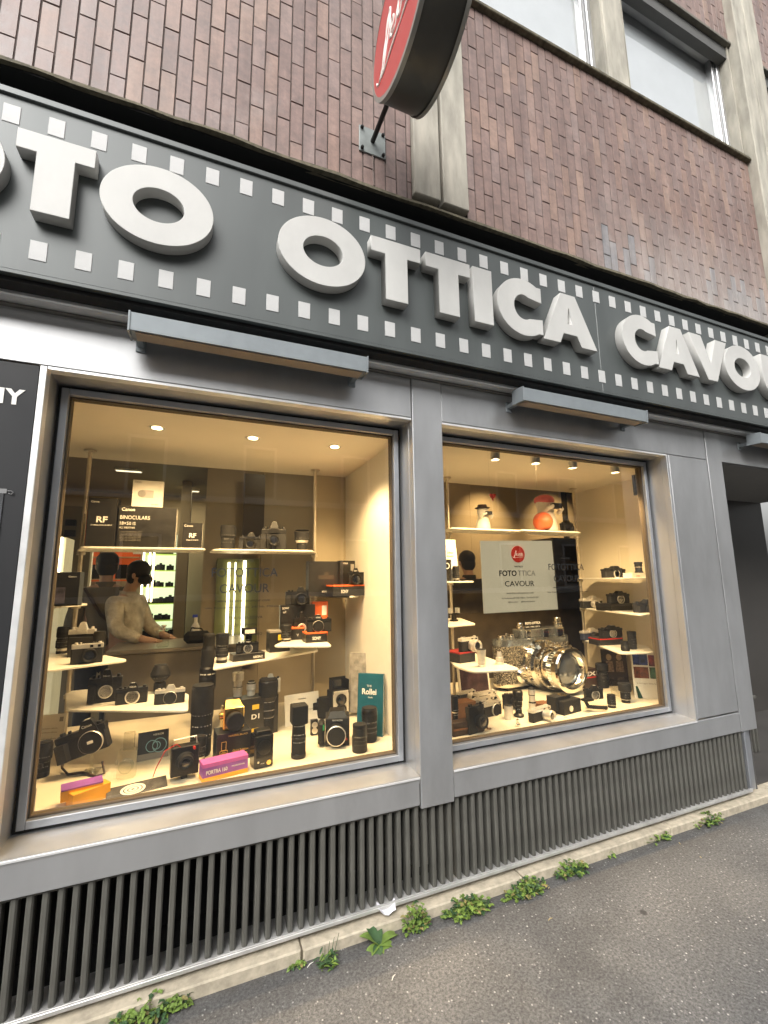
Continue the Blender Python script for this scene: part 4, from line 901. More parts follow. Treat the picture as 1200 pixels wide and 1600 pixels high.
# -- camera box with D1 and what stands on it
t, w, h = carton('big black box lettered D1 with yellow tags', 358, 434, 1090, 1152, ZF, 14, None, .35, m=CARDB); tbx = h; tl = t.location.copy()
textp('D1', h * .17, TXW, t, w * .02, h * .46, width=w * .16, bold=.0008)
for q in (.70, .10): MB().box(-w * .06, w * .08, -.0014, 0, h * q, h * (q + .12)).build('tag', YELO, t)
zb = ZF + tbx
lens('white upright lens with a wide white hood on the big black box', 361, 381, 1052, 1086, zb, tl.y + .05, 'white', cap=False, prof=[(.74, 0), (.74, .15), (.78, .17), (.78, .38), (.72, .40), (.72, .60), (.92, .64), (1, .68), (1, .99), (.95, 1)], mats=(WHT, CHR, BLK))
lens('small white lens with a white cap on the big black box', 384, 400, 1066, 1086, zb, tl.y + .05, 'white', prof=[(.8, 0), (.8, .35), (1, .4), (1, .85), (.7, .9), (.7, 1)], mats=(WHT, WHT, BLK))
slr('white mirrorless camera on the big black box', 405, 438, 1053, 1085, zb, -4, tl.y + .08, top=WHT, skin=WHT, grip=False, lens='cap')
lens('tall black hooded lens standing before the big black box', 400, 434, 1066, 1150, ZF, None, hood=.0, prof=[(.62, 0), (.66, .04), (.66, .30), (.74, .34), (.74, .60), (.90, .68), (.96, .70), (1, .98), (.95, 1)])
# -- gold camera on its box
t, w, h = carton('black and gold presentation box under the gold camera', 337, 391, 1144, 1189, ZF, 6, None, .7, m=CARDB); tbx = h; tl = t.location.copy()
textp('HASSELBLAD', h * .09, TXG, t, w * .12, h * .86, width=w * .56); textp('Gold Edition', h * .11, TXG, t, w * .2, h * .32, width=w * .46); MB().box(w * .0, w * .40, -.0012, 0, h * .14, h * .25).build('gold_tag', TXG, t); textp('500CM', h * .09, TXK, t, w * .2, h * .155, -.0016, width=w * .3)
mb = MB(); lw = .0022
def frame2(mb, a, b, c, d): mb.box(a, b, -.0012, 0, c, c + lw); mb.box(a, b, -.0012, 0, d - lw, d); mb.box(a, a + lw, -.0012, 0, c, d); mb.box(b - lw, b, -.0012, 0, c, d)
frame2(mb, -w * .40, -w * .18, h * .10, h * .42); frame2(mb, -w * .36, -w * .22, h * .42, h * .72)
for q in (.09, .055): mb.lathe([(w * q, 0), (w * q, .0013), (w * q - lw, .0013), (w * q - lw, 0)], (-w * .29, 0, h * .26), 'y', 24, cap=False)
mb.build('gold_drawing', TXG, t)
t, w, h = base('camera', 'gold plated medium format camera on the black and gold box', 'camera', 349, 382, 1097, 1144, ZF + tbx, 8, tl.y + .03, 'cameras on display')
MB().box(-w / 2, w / 2, .01, w * .9, 0, h * .80, b=.006).build('body', GOLD, t)
MB().loft([[(-w * .42, .02, h * .80), (w * .42, .02, h * .80), (w * .42, w * .8, h * .80), (-w * .42, w * .8, h * .80)], [(-w * .34, .06, h), (w * .34, .06, h), (w * .34, w * .7, h), (-w * .34, w * .7, h)]]).build('waist_level_finder', GOLD, t)
l = MB().lathe([(w * .36, 0), (w * .36, w * .12), (w * .42, w * .14), (w * .42, w * .40), (w * .38, w * .44)], (0, .01, h * .36), 'y', 32).build('lens', RUB, t); MB().lathe([(w * .43, 0), (w * .43, w * .015)], (0, .01 - w * .20, h * .36), 'y', 32).build('lens_ring', GOLD, l)
MB().lathe([(w * .16, 0), (w * .16, w * .14)], (-w * .5 - w * .14, w * .4, h * .5), 'x', 18).build('winding_knob', GOLD, t)
t, w, h = carton('purple topped film carton lettered PORTRA 160 in front of the gold edition box', 316, 387, 1187, 1215, ZF, 12, None, .35, m=PURP, lid=(.22, MAGE), band=(-.005, .24, AMBR)); textp('PORTRA 160', h * .30, TXW, t, -w * .20, h * .40, width=w * .46, bold=.0004)
textp('PROFESSIONAL', h * .12, TXW, t, w * .28, h * .52, width=w * .3)
# -- black flash/motor unit
t, w, h = base('camera', 'glossy black medium format camera body with a round emblem, right of the film carton', 'camera', 397, 427, 1142, 1200, ZF, 10, None, 'cameras on display')
MB().box(-w / 2, w / 2, 0, w * .9, 0, h * .88, b=.008).build('body', BLKG, t); MB().box(-w * .38, w * .38, .01, w * .7, h * .88, h, b=.004).build('top_plate', BLK, t)
MB().lathe([(w * .36, 0), (w * .36, .004), (w * .30, .006)], (0, 0, h * .55), 'y', 32).build('lens_mount', BLK, t); MB().lathe([(w * .12, 0), (w * .12, .003)], (w * .25, 0, h * .13), 'y', 20).build('emblem', GOLD, t); MB().lathe([(w * .05, 0), (w * .05, .004)], (-w * .3, 0, h * .18), 'y', 12).build('button', CHR, t); textp('WINDER', h * .03, TXW, t, -w * .08, h * .12)
# -- hooded zoom
t, w, h = lens('tall black zoom lens with a square hood on the cream floor', 451, 481, 1104, 1188, ZF, None, prof=[(.80, 0), (.86, .02), (.86, .08), (.80, .10), (.82, .36), (.86, .38), (.80, .40), (.74, .55), (.74, .66), (.80, .68)], cap=False)
MB().box(-w * .46, w * .46, -w * .42, w * .42, h * .64, h, b=.006).build('square_hood', RUB, t)
# -- white card, TLR, medium format
t, w, h = cardx('white display card with a small picture behind the zoom lens', 446, 500, 1084, 1131, ZF, 10, None, .004, tilt=10); textp('Hasselblad', h * .07, TXK, t, 0, h * .80); MB().box(-w * .12, w * .02, -.001, 0, h * .5, h * .64, b=.004).build('picture', TXK, t); textp('STORE', h * .09, TXD, t, w * .25, h * .40)
t, w, h = base('camera', 'silver and black twin lens camera with its hood open, in front of the teal book', 'camera', 519, 546, 1060, 1118, ZF + .02, 6, 1.14, 'cameras on display')
MB().box(-w / 2, w / 2, 0, w * .8, 0, h * .66, b=.004).build('body', BLKL, t); MB().box(-w * .45, w * .45, -.004, 0, h * .03, h * .60, b=.002).build('front_plate', CHR, t)
for q in (.18, .44):
    o = MB().lathe([(w * .30, 0), (w * .30, .008), (w * .24, .012), (w * .22, .009)], (0, -.004, h * q), 'y', 26).build('lens', BLK, t); MB().lathe([(w * .2, .009), (.001, .012)], (0, -.004, h * q), 'y', 20).build('front_glass', GLASSB, o)
mb = MB(); mb.box(-w * .48, w * .48, w * .5, w * .53, h * .66, h); mb.box(-w * .48, -w * .46, 0, w * .5, h * .66, h * .95); mb.box(w * .46, w * .48, 0, w * .5, h * .66, h * .95); mb.build('focusing_hood', BLK, t)
MB().box(-w * .22, w * .22, w * .49, w * .5, h * .74, h * .92).build('magnifier', GLASSB, t); MB().box(-w * .42, w * .42, -.006, 0, h * .60, h * .67, b=.002).build('name_plate', CHR, t)
t, w, h = base('camera', 'dark folding camera with a side knob left of the twin lens camera', 'camera', 496, 519, 1091, 1122, ZF + .01, 4, 1.18, 'cameras on display')
MB().box(-w / 2, w / 2, 0, w * .6, 0, h, b=.004).build('body', BLKL, t); MB().lathe([(w * .3, 0), (w * .3, w * .3)], (-w * .5 - w * .28, w * .3, h * .6), 'x', 20).build('knob', RUB, t)
t, w, h = base('camera', 'black medium format camera with a hand grip and a capped lens', 'camera', 508, 546, 1113, 1166, ZF, -16, None, 'cameras on display')
MB().box(-w / 2, w / 2, .0, w * 1.0, 0, h * .82, b=.006).build('body', BLKL, t); MB().loft([[(-w * .40, .0, h * .82), (w * .40, .0, h * .82), (w * .40, w * .9, h * .82), (-w * .40, w * .9, h * .82)], [(-w * .30, .02, h), (w * .30, .02, h), (w * .30, w * .8, h), (-w * .30, w * .8, h)]]).build('finder', BLK, t)
mb = MB(); mb.lathe([(w * .40, 0), (w * .40, w * .35), (w * .36, w * .37), (.001, w * .37)], (-w * .05, 0, h * .38), 'y', 32, ks=[0, 1, 2]); mb.build('lens', [BLK, CHR, RUB], t)
MB().box(-w * .80, -w * .52, -.01, w * .5, h * .06, h * .72, b=.012).build('hand_grip', BLKL, t); textp('PENTACON', h * .06, TXW, t, 0, h * .74, -.001); MB().box(-w * .60, -w * .54, -.0115, -.0095, h * .50, h * .66).build('green_mark', mat('green_mark', (.02, .35, .12), .4), t)
MB().lathe([(w * .05, 0), (w * .05, .003)], (w * .36, 0, h * .2), 'y', 12).build('red_dot', REDM, t)
t, w, h = base('lens', 'tiny silver lens with two rings beside the gripped camera', 'lens', 486, 497, 1125, 1149, ZF, 0, None, 'lenses on display')
MB().box(-w / 2, w / 2, 0, w * .6, 0, h, b=.003).build('body', BLK, t)
for q in (.3, .68): MB().lathe([(w * .4, 0), (w * .4, .006), (w * .25, .006), (w * .22, .002), (.001, .002)], (0, 0, h * q), 'y', 20).build('ring', CHR, t)
lens('short black lens with a chrome ring at the right front of the floor', 549, 575, 1136, 1178, ZF, None, prof=[(.96, 0), (1, .03), (1, .16), (.97, .18), (.97, .50), (1, .52), (1, .58), (.90, .60), (.90, .86), (.88, .87), (.88, .90), (.92, .91), (.92, 1)], mats=(BLK, BLK, CHR))
lens('fatter black lens with ribbed rings beside the teal book', 564, 591, 1110, 1162, ZF, None, prof=[(.84, 0), (.90, .03), (.90, .24), (.94, .26), (.94, .56), (.9, .58), (.95, .62), (1, .8), (1, .96), (.95, 1)])
t, w, h = cardx('teal book with a white title leaning by the side wall', 557, 598, 1054, 1150, ZF, -38, None, .028, TEAL, 'book', 'book', 6, None, True)
textp('Rollei', h * .13, TXW, t, -w * .05, h * .66, width=w * .56, bold=.0012); textp('THE', h * .05, TXW, t, -w * .05, h * .78); textp('book', h * .04, TXW, t, 0, h * .60)
mb = MB()
for q in (-.28, .10): frame2(mb, w * q, w * (q + .2), h * .18, h * .40); mb.lathe([(w * .07, 0), (w * .07, .0013)], (w * (q + .1), 0, h * .26), 'y', 18)
mb.build('drawing', mat('pale_teal_print', (.12, .28, .32), .4), t)
t, w, h = cardx('grey photo book standing behind the teal book', 545, 585, 1021, 1108, ZF + .03, -34, 1.12, .02, GREYC, 'book', 'book', 4, None, True); textp('BALLET', h * .09, TXD, t, -w * .1, h * .76); textp('RUSSES', h * .09, TXD, t, -w * .05, h * .64)
# -- left floor group
t, w, h = base('acrylic_stand', 'clear acrylic stand lifting the tilted black camera', 'display stand', 105, 168, 1173, 1212, ZF, -6, None)
mb = MB(); mb.box(-w * .02, w * .06, .03, .045, 0, h * .9); mb.build('post', ACRY, t); mb = MB(); mb.M = Matrix.Rotation(math.radians(-16), 4, 'Y'); mb.box(-w * .5, w * .52, .0, .07, h * .84, h * .92, b=.002); mb.build('plate', ACRY, t); MB().box(-w * .2, w * .22, .01, .09, 0, .004).build('foot', ACRY, t)
t0, w, h = slr('large black camera tilted on the clear acrylic stand', 92, 172, 1130, 1181, ZF + h * .72, -8, t.location.y, txt='Canon', lens='cap', lr=.44, lx=.18, dk=.38)
t0.rotation_euler = (0, math.radians(-17), math.radians(-8)); t0.location.z += .012; MB().box(w * .12, w * .24, -w * .085, -w * .068, h * .30, h * .38, b=.002).build('cap_label', TXW, t0)
mb = MB(); b0 = PZ(130, 1205, ZF); 
pts = [PZ(u, v, z) for u, v, z in ((99, 1186, ZF + .05), (97, 1200, ZF + .02), (106, 1210, ZF + .006), (128, 1207, ZF + .006), (150, 1213, ZF + .006), (163, 1208, ZF + .01), (160, 1190, ZF + .05))]
mb.tube(pts, .006, 6); tag(mb.build('camera_strap', DBRN), 'black strap looped on the floor under the tilted camera', 'strap')
lens('black lens with a tripod collar at the left corner of the floor', 52, 79, 1163, 1216, ZF, None, collar=True, prof=[(.9, 0), (.93, .03), (.93, .14), (.88, .16), (.9, .42), (1, .5), (1.08, .52), (1.08, .94), (1, 1)])
t, w, h = cardx('framed certificate leaning at the far left of the left window', 50, 94, 1118, 1178, ZF, -10, None, .012, CARD, 'certificate', 'framed card', 12)
for q in (.62, .52, .36): textp('Certificato ufficiale', h * .05, TXD, t, -w * .05, h * q, width=w * .6)
MB().box(w * .26, w * .4, -.001, 0, h * .8, h * .92).build('emblem', TXD, t)
# glass display model
t, w, h = base('camera', 'transparent glass model of a camera with a tall finder', 'camera model', 177, 214, 1147, 1218, ZF, 0, None)
o = MB().box(-w * .42, w * .42, .0, w * .7, 0, h * .62, b=.012).build('body', ACRY, t); MB().box(-w * .22, w * .26, .01, w * .5, h * .62, h, b=.006).build('finder', ACRY, t)
MB().lathe([(w * .34, 0), (w * .34, w * .12), (w * .28, w * .16), (w * .28, w * .3)], (0, 0, h * .30), 'y', 28).build('lens', ACRY, t); MB().lathe([(w * .12, 0), (w * .12, w * .1)], (-w * .52, w * .3, h * .35), 'x', 18).build('knob', ACRY, t)
t, w, h = cardx('dark brochure with pale blue print standing behind the glass model', 214, 263, 1143, 1186, ZF, 8, None, .004, mat('brochure_dark', (.03, .032, .035), .3), 'brochure', 'brochure', 22); textp('NIKKOR', h * .10, TXW, t, w * .16, h * .82)
mb = MB()
for q, r_ in ((-.05, .20), (.10, .14), (.2, .24)): mb.lathe([(w * r_, 0), (w * r_, .0014), (w * r_ - .004, .0014), (w * r_ - .004, 0)], (w * q, 0, h * .46), 'y', 24, cap=False)
mb.build('print', mat('pale_blue_print', (.25, .45, .5), .4), t); MB().box(-w * .5, w * .5, -.0012, 0, 0, h * .22).build('white_strip', TXD, t)
t, w, h = base('camera', 'boxy black field camera with a wire handle and a red cable release', 'camera', 266, 310, 1166, 1212, ZF + .02, 8, None, 'cameras on display')
MB().box(-w / 2, w / 2, .0, w * .45, 0, h, b=.004).build('body', BLK, t); mb = MB(); mb.lathe([(w * .34, 0), (w * .34, w * .10), (w * .28, w * .14), (w * .26, w * .30), (w * .2, w * .30), (w * .15, w * .22)], (0, 0, h * .5), 'y', 32); o = mb.build('lens', RUB, t)
MB().lathe([(w * .16, w * .22), (.001, w * .25)], (0, 0, h * .5), 'y', 20).build('front_glass', GLASSB, o)
MB().tube([(-w * .42, w * .2, h), (-w * .42, w * .2, h * 1.22), (w * .40, w * .2, h * 1.25), (w * .42, w * .2, h)], .003, 6).build('handle', CHR, t)
mb = MB(); mb.tube([(-w * .2, .0, h * 1.0), (-w * .35, -.02, h * 1.18), (-w * .75, -.03, h * 1.05), (-w * 1.02, -.03, h * .55), (-w * 1.12, -.03, h * .25)], .0022, 6); mb.build('cable_release', REDM, t)
MB().lathe([(.006, 0), (.006, .02)], (w * .3, 0, h * .92), 'y', 10).build('red_lever', REDM, t); MB().box(-w * .1, w * .12, .02, .06, -.02, 0).build('tripod_plate', BLK, t)
lens('small black lens lying against the field camera', 302, 322, 1153, 1192, ZF, None)
t, w, h = cardx('photo book with a silver camera on its cover lying open on the floor', 166, 262, 1216, 1240, ZF, 12, None, .016, mat('monochrome_print', (.055, .05, .045), .65, 0, .95, 24), 'book', 'book', 62, None, True)
mb = MB(); mb.M = Matrix.Translation((0, 0, h * .45)) @ Matrix.Diagonal((1.9, 1, 1, 1))
for q in (.11, .075, .04): mb.lathe([(w * q, 0), (w * q, .0014), (w * q - .006, .0014), (w * q - .006, 0)], (-w * .04, 0, 0), 'y', 28, cap=False)
mb.build('print', CARD, t)
t, w, h = carton('amber and purple film carton lying on top of another at the left front', 94, 160, 1228, 1247, ZF + .028, 14, None, .5, m=AMBR, lid=(.12, PURP)); textp('PORTRA 160', h * .5, TXW, t, 0, h * .3, width=w * .5)
carton('amber film carton underneath, turned sideways at the left front', 112, 172, 1232, 1256, ZF, 34, None, .4, m=AMBR)
t, w, h = base('sign_holder', 'small blue grey acrylic holder in the bottom left corner of the left window', 'sign holder', 36, 48, 1236, 1280, ZF, -10, .42)
MB().box(-w / 2, w / 2, 0, .012, 0, h, b=.001).build('plate', mat('blue_grey', (.10, .15, .18), .3), t); MB().box(-w / 2, w / 2 + .004, .012, .016, 0, h + .004).build('backing', CARD, t)

# ================================================================== RIGHT WINDOW
# white poster hanging behind the glass
t = thing('poster', 'white hanging poster with a red round logo in the right window', 'poster', (1.946, .43, 1.59), 0)
pts = [PY(u, v, .43) for u, v in ((750, 845), (862, 845), (872, 952), (756, 958.7))]
mb = MB(); V4 = [(p[0] - 1.946, 0, p[2] - 1.59) for p in pts]; mb.loft([[(a, 0, c) for a, _, c in V4], [(a, .003, c) for a, _, c in V4]]); mb.build('sheet', mat('poster_white', (.74, .68, .56), .6, 0, .03, 4), t)
for x in (-.20, .20): MB().tube([(x, .0015, .232), (x, .0015, .862)], .0004, 4).build('wire', TXD, t)
MB().lathe([(.055, .0), (.055, .0025)], (.0, -.0, .142), 'y', 40).build('logo', mat('logo_red', (.62, .035, .02), .45), t)
for st in SCR:
    pts = []
    for i in range(len(st) - 1): pts += [st[i], ((st[i][0] + st[i + 1][0]) / 2, (st[i][1] + st[i + 1][1]) / 2)]
    pts.append(st[-1]); MB().tube([(a * .20, -.003, .142 + b * .22) for a, b in pts], .0012, 5).build('lettering', TXW, t)
textp('BOUTIQUE', .014, TXK, t, 0, .056); textp('FOTO', .050, TXK, t, -.09, .000, width=.138, bold=.0010); textp('TTICA', .050, TXD, t, .062, .000, width=.145)
textp('CAVOUR', .050, TXK, t, 0, -.068, width=.24); textp('www.fotootticacavour.com', .018, TXD, t, 0, -.117, width=.22); textp('Via Fatebenefratelli 34/36, Milano - Tel. 02 6555 2252', .013, TXD, t, 0, -.147, width=.30); textp('@fotoottica      @fotootticacavour', .013, TXD, t, 0.01, -.172, width=.22)
# black window lettering on both panes
def decal(label, cx, zc, s, y=.3645):
    t = thing('window_lettering', label, 'lettering', (cx, y, zc), 0, 'black lettering on the glass')
    g = TXK
    textp('BOUTIQUE', .016 * s, g, t, 0, .075 * s); textp('FOTOTTICA', .062 * s, g, t, 0, 0, width=.315 * s); textp('CAVOUR', .062 * s, g, t, 0, -.078 * s, width=.235 * s)
    textp('www.fotootticacavour.com', .018 * s, g, t, 0, -.122 * s, width=.25 * s); textp('Via Fatebenefratelli 34/36, Milano', .013 * s, g, t, 0, -.152 * s, width=.36 * s); return t
t = decal('black shop name lettered on the left window pane', .205, 1.598, 1)
textp('CHIUSURA ESTIVA', .018, TXK, t, .01, -.205, width=.16); textp('9 - 25 Agosto', .014, TXK, t, .01, -.235, width=.1); textp('SELEZIONE FOTO E VIDEO', .018, TXK, t, -.01, -.285, width=.2)
decal('black shop name lettered on the right window pane beside the poster', 2.29, 1.625, .98)
# -- figurines (plain white figures, no known character)
def figurine(label, u0, u1, vt, vb, y, z, big):
    t, w, h = base('figurine', label, 'figurine', u0, u1, vt, vb, z, 0, y)
    mb = MB(); R = []
    for q, a, ox in ((0, .50, 0), (.08, .52, 0), (.3, .48, .0), (.5, .38, .02), (.62, .36, .04), (.74, .42, .04), (.86, .40, .02), (.95, .25, 0), (1, .05, 0)):
        R.append([(w * (ox + a * math.cos(2 * math.pi * j / 20)), w * .35 + w * a * .8 * math.sin(2 * math.pi * j / 20), h * q) for j in range(20)])
    mb.loft(R, 0, True, True, True); mb.build('body', WHT, t)
    MB().box(-w * .12, w * .30, -w * .34, -w * .10, h * .60, h * .74, b=.003).build('toy_camera', BLK, t)
    for s_ in (-1, 1): MB().tube([(s_ * w * .38, 0, h * .5), (s_ * w * .36, -w * .22, h * .6), (s_ * w * .16 + w * .08, -w * .25, h * .66)], w * .09, 8).build('arm', WHT, t)
    MB().box(-w * .6, w * .9 if not big else w * .7, -w * .3, w * .9, -.004, .004).build('plinth', BLK, t)
    return t, w, h
t, w, h = figurine('small white figurine in a dark hat with a camera and a red heart balloon', 750, 770, 790, 817, 1.2, zT + .005, False)
MB().lathe([(w * .5, 0), (w * .5, .004), (w * .33, .006), (w * .3, h * .14)], (0, w * .35, h * .92), 'z', 18).build('hat', DBRN, t)
MB().tube([(w * .55, 0, h * .4), (w * .62, 0, h * 1.3)], .0012, 5).build('string', WHT, t)
hm = shape([[(0, -.03)] + [(.028 * math.sin(a) ** 3 * 1.0, .002 + .020 * math.cos(a) - .009 * math.cos(2 * a) - .004 * math.cos(3 * a)) for a in [math.pi - i * 2 * math.pi / 24 for i in range(24)]][::-1][1:]], .006, REDM, .002); o = bpy.data.objects.new('heart_balloon', hm); COL.objects.link(o); o.parent = t; o.location = (w * .62, 0, h * 1.42)
t, w, h = figurine('larger white figurine in a pink cap behind a round orange ball', 848, 878, 773, 822, 1.16, zT + .006, True)
MB().ball((0, w * .35, h * .88), (w * .42, w * .40, h * .16)).build('cap', mat('pink_cap', (.62, .12, .12), .5), t)
t, w, h = base('ball', 'round orange ball in front of the pink capped figurine', 'ball', 848, 872, 797, 821, zT + .006, 0, 1.08)
MB().ball((0, w / 2, w / 2), w / 2, n=24, m=14).build('ball', mat('orange_ball', (.75, .16, .06), .4), t)
slr('small black camera at the right end of the top shelf behind the figurine', 879, 897, 812, 824, zT + .004, 0, 1.2, lens='std')
# -- left shelves
t, w, h = cardx('white card with red print on the upper left shelf', 696, 718, 842, 902, zC1, 6, 1.0, .01, CARD, tilt=6); textp('Leica', h * .08, TXR, t, 0, h * .66); textp('Akademie', h * .05, TXR, t, 0, h * .58)
t, w, h = carton('dark box with a round white mark at the pillar end of the upper left shelf', 692, 706, 874, 904, zC1, 0, .94, .8); MB().lathe([(w * .3, 0), (w * .3, .001), (w * .22, .001), (w * .22, 0)], (0, 0, h * .7), 'y', 20, cap=False).build('mark', TXW, t)
lens('small upright black lens on the upper left shelf beside the white card', 707, 719, 885, 905, zC1, .95)
t, w, h = base('viewfinder', 'small black shoe mounted viewfinder alone on the middle left shelf', 'viewfinder', 705, 719, 950, 971, 1.25, 0, None)
MB().lathe([(w * .4, 0), (w * .4, h * .12), (w * .25, h * .16), (w * .25, h * .5)], (0, w * .3, 0), 'z', 18).build('stem', BLK, t); mb = MB(); mb.box(-w * .45, w * .45, 0, w * .7, h * .5, h * .62); mb.build('plate', BLK, t); MB().box(-w * .5, -w * .32, 0, w * .6, h * .6, h).build('finder_block', CHR, t); MB().box(w * .32, w * .5, 0, w * .6, h * .6, h).build('finder_block', CHR, t)
t, w, h = carton('black box with a red lid under the chrome compact camera', 719, 743, 1019, 1035, 1.0, 12, None, 1.1, lid=(.12, mat('deep_red_card', (.40, .02, .02), .4))); tb = h; ty = t.location.y
slr('chrome rangefinder camera on the red lidded box', 722, 748, 995, 1022, 1.0 + tb, 14, ty + .02, top=CHR, grip=False, hump=False, lens='silver', lr=.45, ll=.35, lx=.1)
lens('upright silver lens on the large pointed shelf', 745, 761, 1016, 1043, 1.0, None, 'silver', prof=[(.76, 0), (.80, .03), (.80, .15), (.80, .17), (.84, .2), (.86, .55), (.9, .6), (1, .9), (1, 1)], mats=(CHR, CHR, BLK))
lens('small silver lens with black base on the large pointed shelf', 774, 788, 1019, 1039, 1.0, None, 'silver', prof=[(1, 0), (1, .28), (.95, .3), (.9, .55), (.7, .58), (.6, .8), (.5, 1)], mats=(BLK, CHR, CHR), cap=False)
# -- right shelves
slr('black camera with an open mount on the upper right shelf', 947, 979, 884, 901, zS1, 0, .80, lens='mount', grip=False, lr=.4)
t, w, h = carton('cream box with red writing on the upper right shelf', 988, 1011, 895, 902, zS1, 0, .68, .5, m=CARD); textp('Leica', h * .6, TXR, t, -w * .1, h * .2, width=w * .25); tb = h
lens('short wide black lens on the cream box', 991, 1006, 878, 895, zS1 + tb, .70, prof=[(1, 0), (1, .12), (.8, .16), (.8, .5), (.88, .55), (.88, .8), (1, .84), (1, 1)], cap=False)
slr('silver topped film camera at the pole end of the middle right shelf', 912, 943, 931, 950, zS2, -4, None, top=CHR, grip=False, lens='silver', lr=.35, ll=.2)
t, w, h = carton('low black box under the camera of the middle right shelf', 955, 989, 943, 954, zS2, -4, None, .7); tb = h; ty = t.location.y
slr('tall black film camera on the low box of the middle right shelf', 954, 985, 923, 944, zS2 + tb, -6, ty + .02, lens='mount', grip=False)
slr('black camera with a hand grip at the right end of the middle shelf', 996, 1032, 936, 957, zS2, -8, None, lens='std', ll=.2, lr=.34)
slr('silver and blue grey camera at the pole end of the lowest right shelf', 912, 941, 981, 1000, zS3, -4, None, top=CHR, skin=mat('blue_leatherette', (.03, .04, .08), .5), grip=False, lens='std', ll=.2)
t, w, h = carton('flat black box with red stripe on the lowest right shelf', 938, 974, 997, 1008, zS3, -8, None, .6, band=(.8, .95, REDM)); tb = h; ty = t.location.y
slr('brown black camera with a big lens mount on the red striped box', 941, 974, 977, 999, zS3 + tb, -8, ty + .02, lens='mount', lr=.40)
lens('very short black lens at the front of the lowest right shelf', 970, 985, 1003, 1018, zS3, None, prof=[(.9, 0), (1, .1), (1, .45), (.94, .5), (.94, .9), (.9, 1)])
lens('tall black lens standing on the lowest right shelf', 981, 997, 988, 1015, zS3, None, prof=[(.86, 0), (.9, .04), (.9, .2), (.94, .24), (.94, .8), (1, .84), (1, 1)])
# -- giant chrome camera
P = np.array([2.80, 1.27, ZF + .03]); w = .84; h = .43
G = thing('giant_camera', 'huge chrome and leather model of a rangefinder camera filling the right window', 'camera model', tuple(P), math.radians(3)); d = w * .20
def sparkle():
    m = mat('speckled_leatherette', (.05, .045, .04), .35, 0, .8, 300, .9); n = m.node_tree; b = n.nodes['Principled BSDF']
    v = n.nodes.new('ShaderNodeTexVoronoi'); v.inputs['Scale'].default_value = 190; r = n.nodes.new('ShaderNodeValToRGB'); r.color_ramp.elements[0].position = .55; r.color_ramp.elements[0].color = (.02, .018, .015, 1); r.color_ramp.elements[1].position = .85; r.color_ramp.elements[1].color = (.75, .68, .55, 1)
    tc = n.nodes.new('ShaderNodeTexCoord'); n.links.new(tc.outputs['Object'], v.inputs['Vector']); n.links.new(v.outputs['Color'], r.inputs['Fac']); n.links.new(r.outputs[0], b.inputs['Base Color']); return m
def stadium(w, d, z, y0=0): 
    r = d / 2; return [(-w / 2 + r - r * math.cos(a), y0 + r - r * math.sin(a) * 1, z) for a in [math.pi / 2 * (1 - i / 6) * 1 for i in range(7)]][::1] 
def pill(w, d, z):
    r = d / 2; L = [(w / 2 - r + r * math.cos(a), r + r * math.sin(a), z) for a in [-math.pi / 2 + math.pi * i / 12 for i in range(13)]]
    return L + [(-x, 2 * r - y, z) for x, y, _ in L]
bh = h * .78
MB().loft([pill(w, d, h * .06), pill(w, d, bh)], smooth=True).build('body', sparkle(), G)
MB().loft([pill(w * 1.004, d * 1.02, 0), pill(w * 1.01, d * 1.03, h * .03), pill(w * 1.004, d * 1.02, h * .065)], smooth=True).build('base_plate', CHRM, G)
MB().loft([pill(w * 1.003, d * 1.01, bh), pill(w * 1.003, d * 1.01, bh + h * .10), pill(w * .985, d * .94, bh + h * .13)], smooth=True).build('top_plate', mat('engraved_plate', (.33, .35, .36), .22, .8, .25, 30), G)
MB().box(-w * .20, w * .42, d * .1, d * .85, bh + h * .12, bh + h * .30, b=.012).build('viewfinder_housing', mat('engraved_plate', ()), G)
for a, r_ in ((.33, .05), (-.12, .035), (.12, .04)):
    o = MB().box(w * a - w * r_, w * a + w * r_, -d * .02 + .0, d * .15, bh + h * .10, bh + h * .29, b=.006).build('viewfinder_window', CHRM, G); MB().box(w * a - w * r_ * .7, w * a + w * r_ * .7, -d * .04, -d * .019, bh + h * .13, bh + h * .26, b=.003).build('pane', GLASSB, o)
for a, r_, q in ((-.40, .048, .17), (-.27, .036, .19), (-.33, .02, .24), (.40, .05, .42), (-.14, .045, .30), (.02, .022, .36)):
    mb = MB(); z0 = bh + h * .12 if a < -.2 else bh + h * .28; hh = h * q * .5
    mb.lathe([(w * r_, 0), (w * r_ * 1.05, hh * .1), (w * r_ * 1.05, hh * .5), (w * r_ * .8, hh * .55), (w * r_ * .8, hh * .9), (w * r_ * .7, hh)], (w * a, d * .5, z0), 'z', 28); mb.build('dial', CHRM, G)
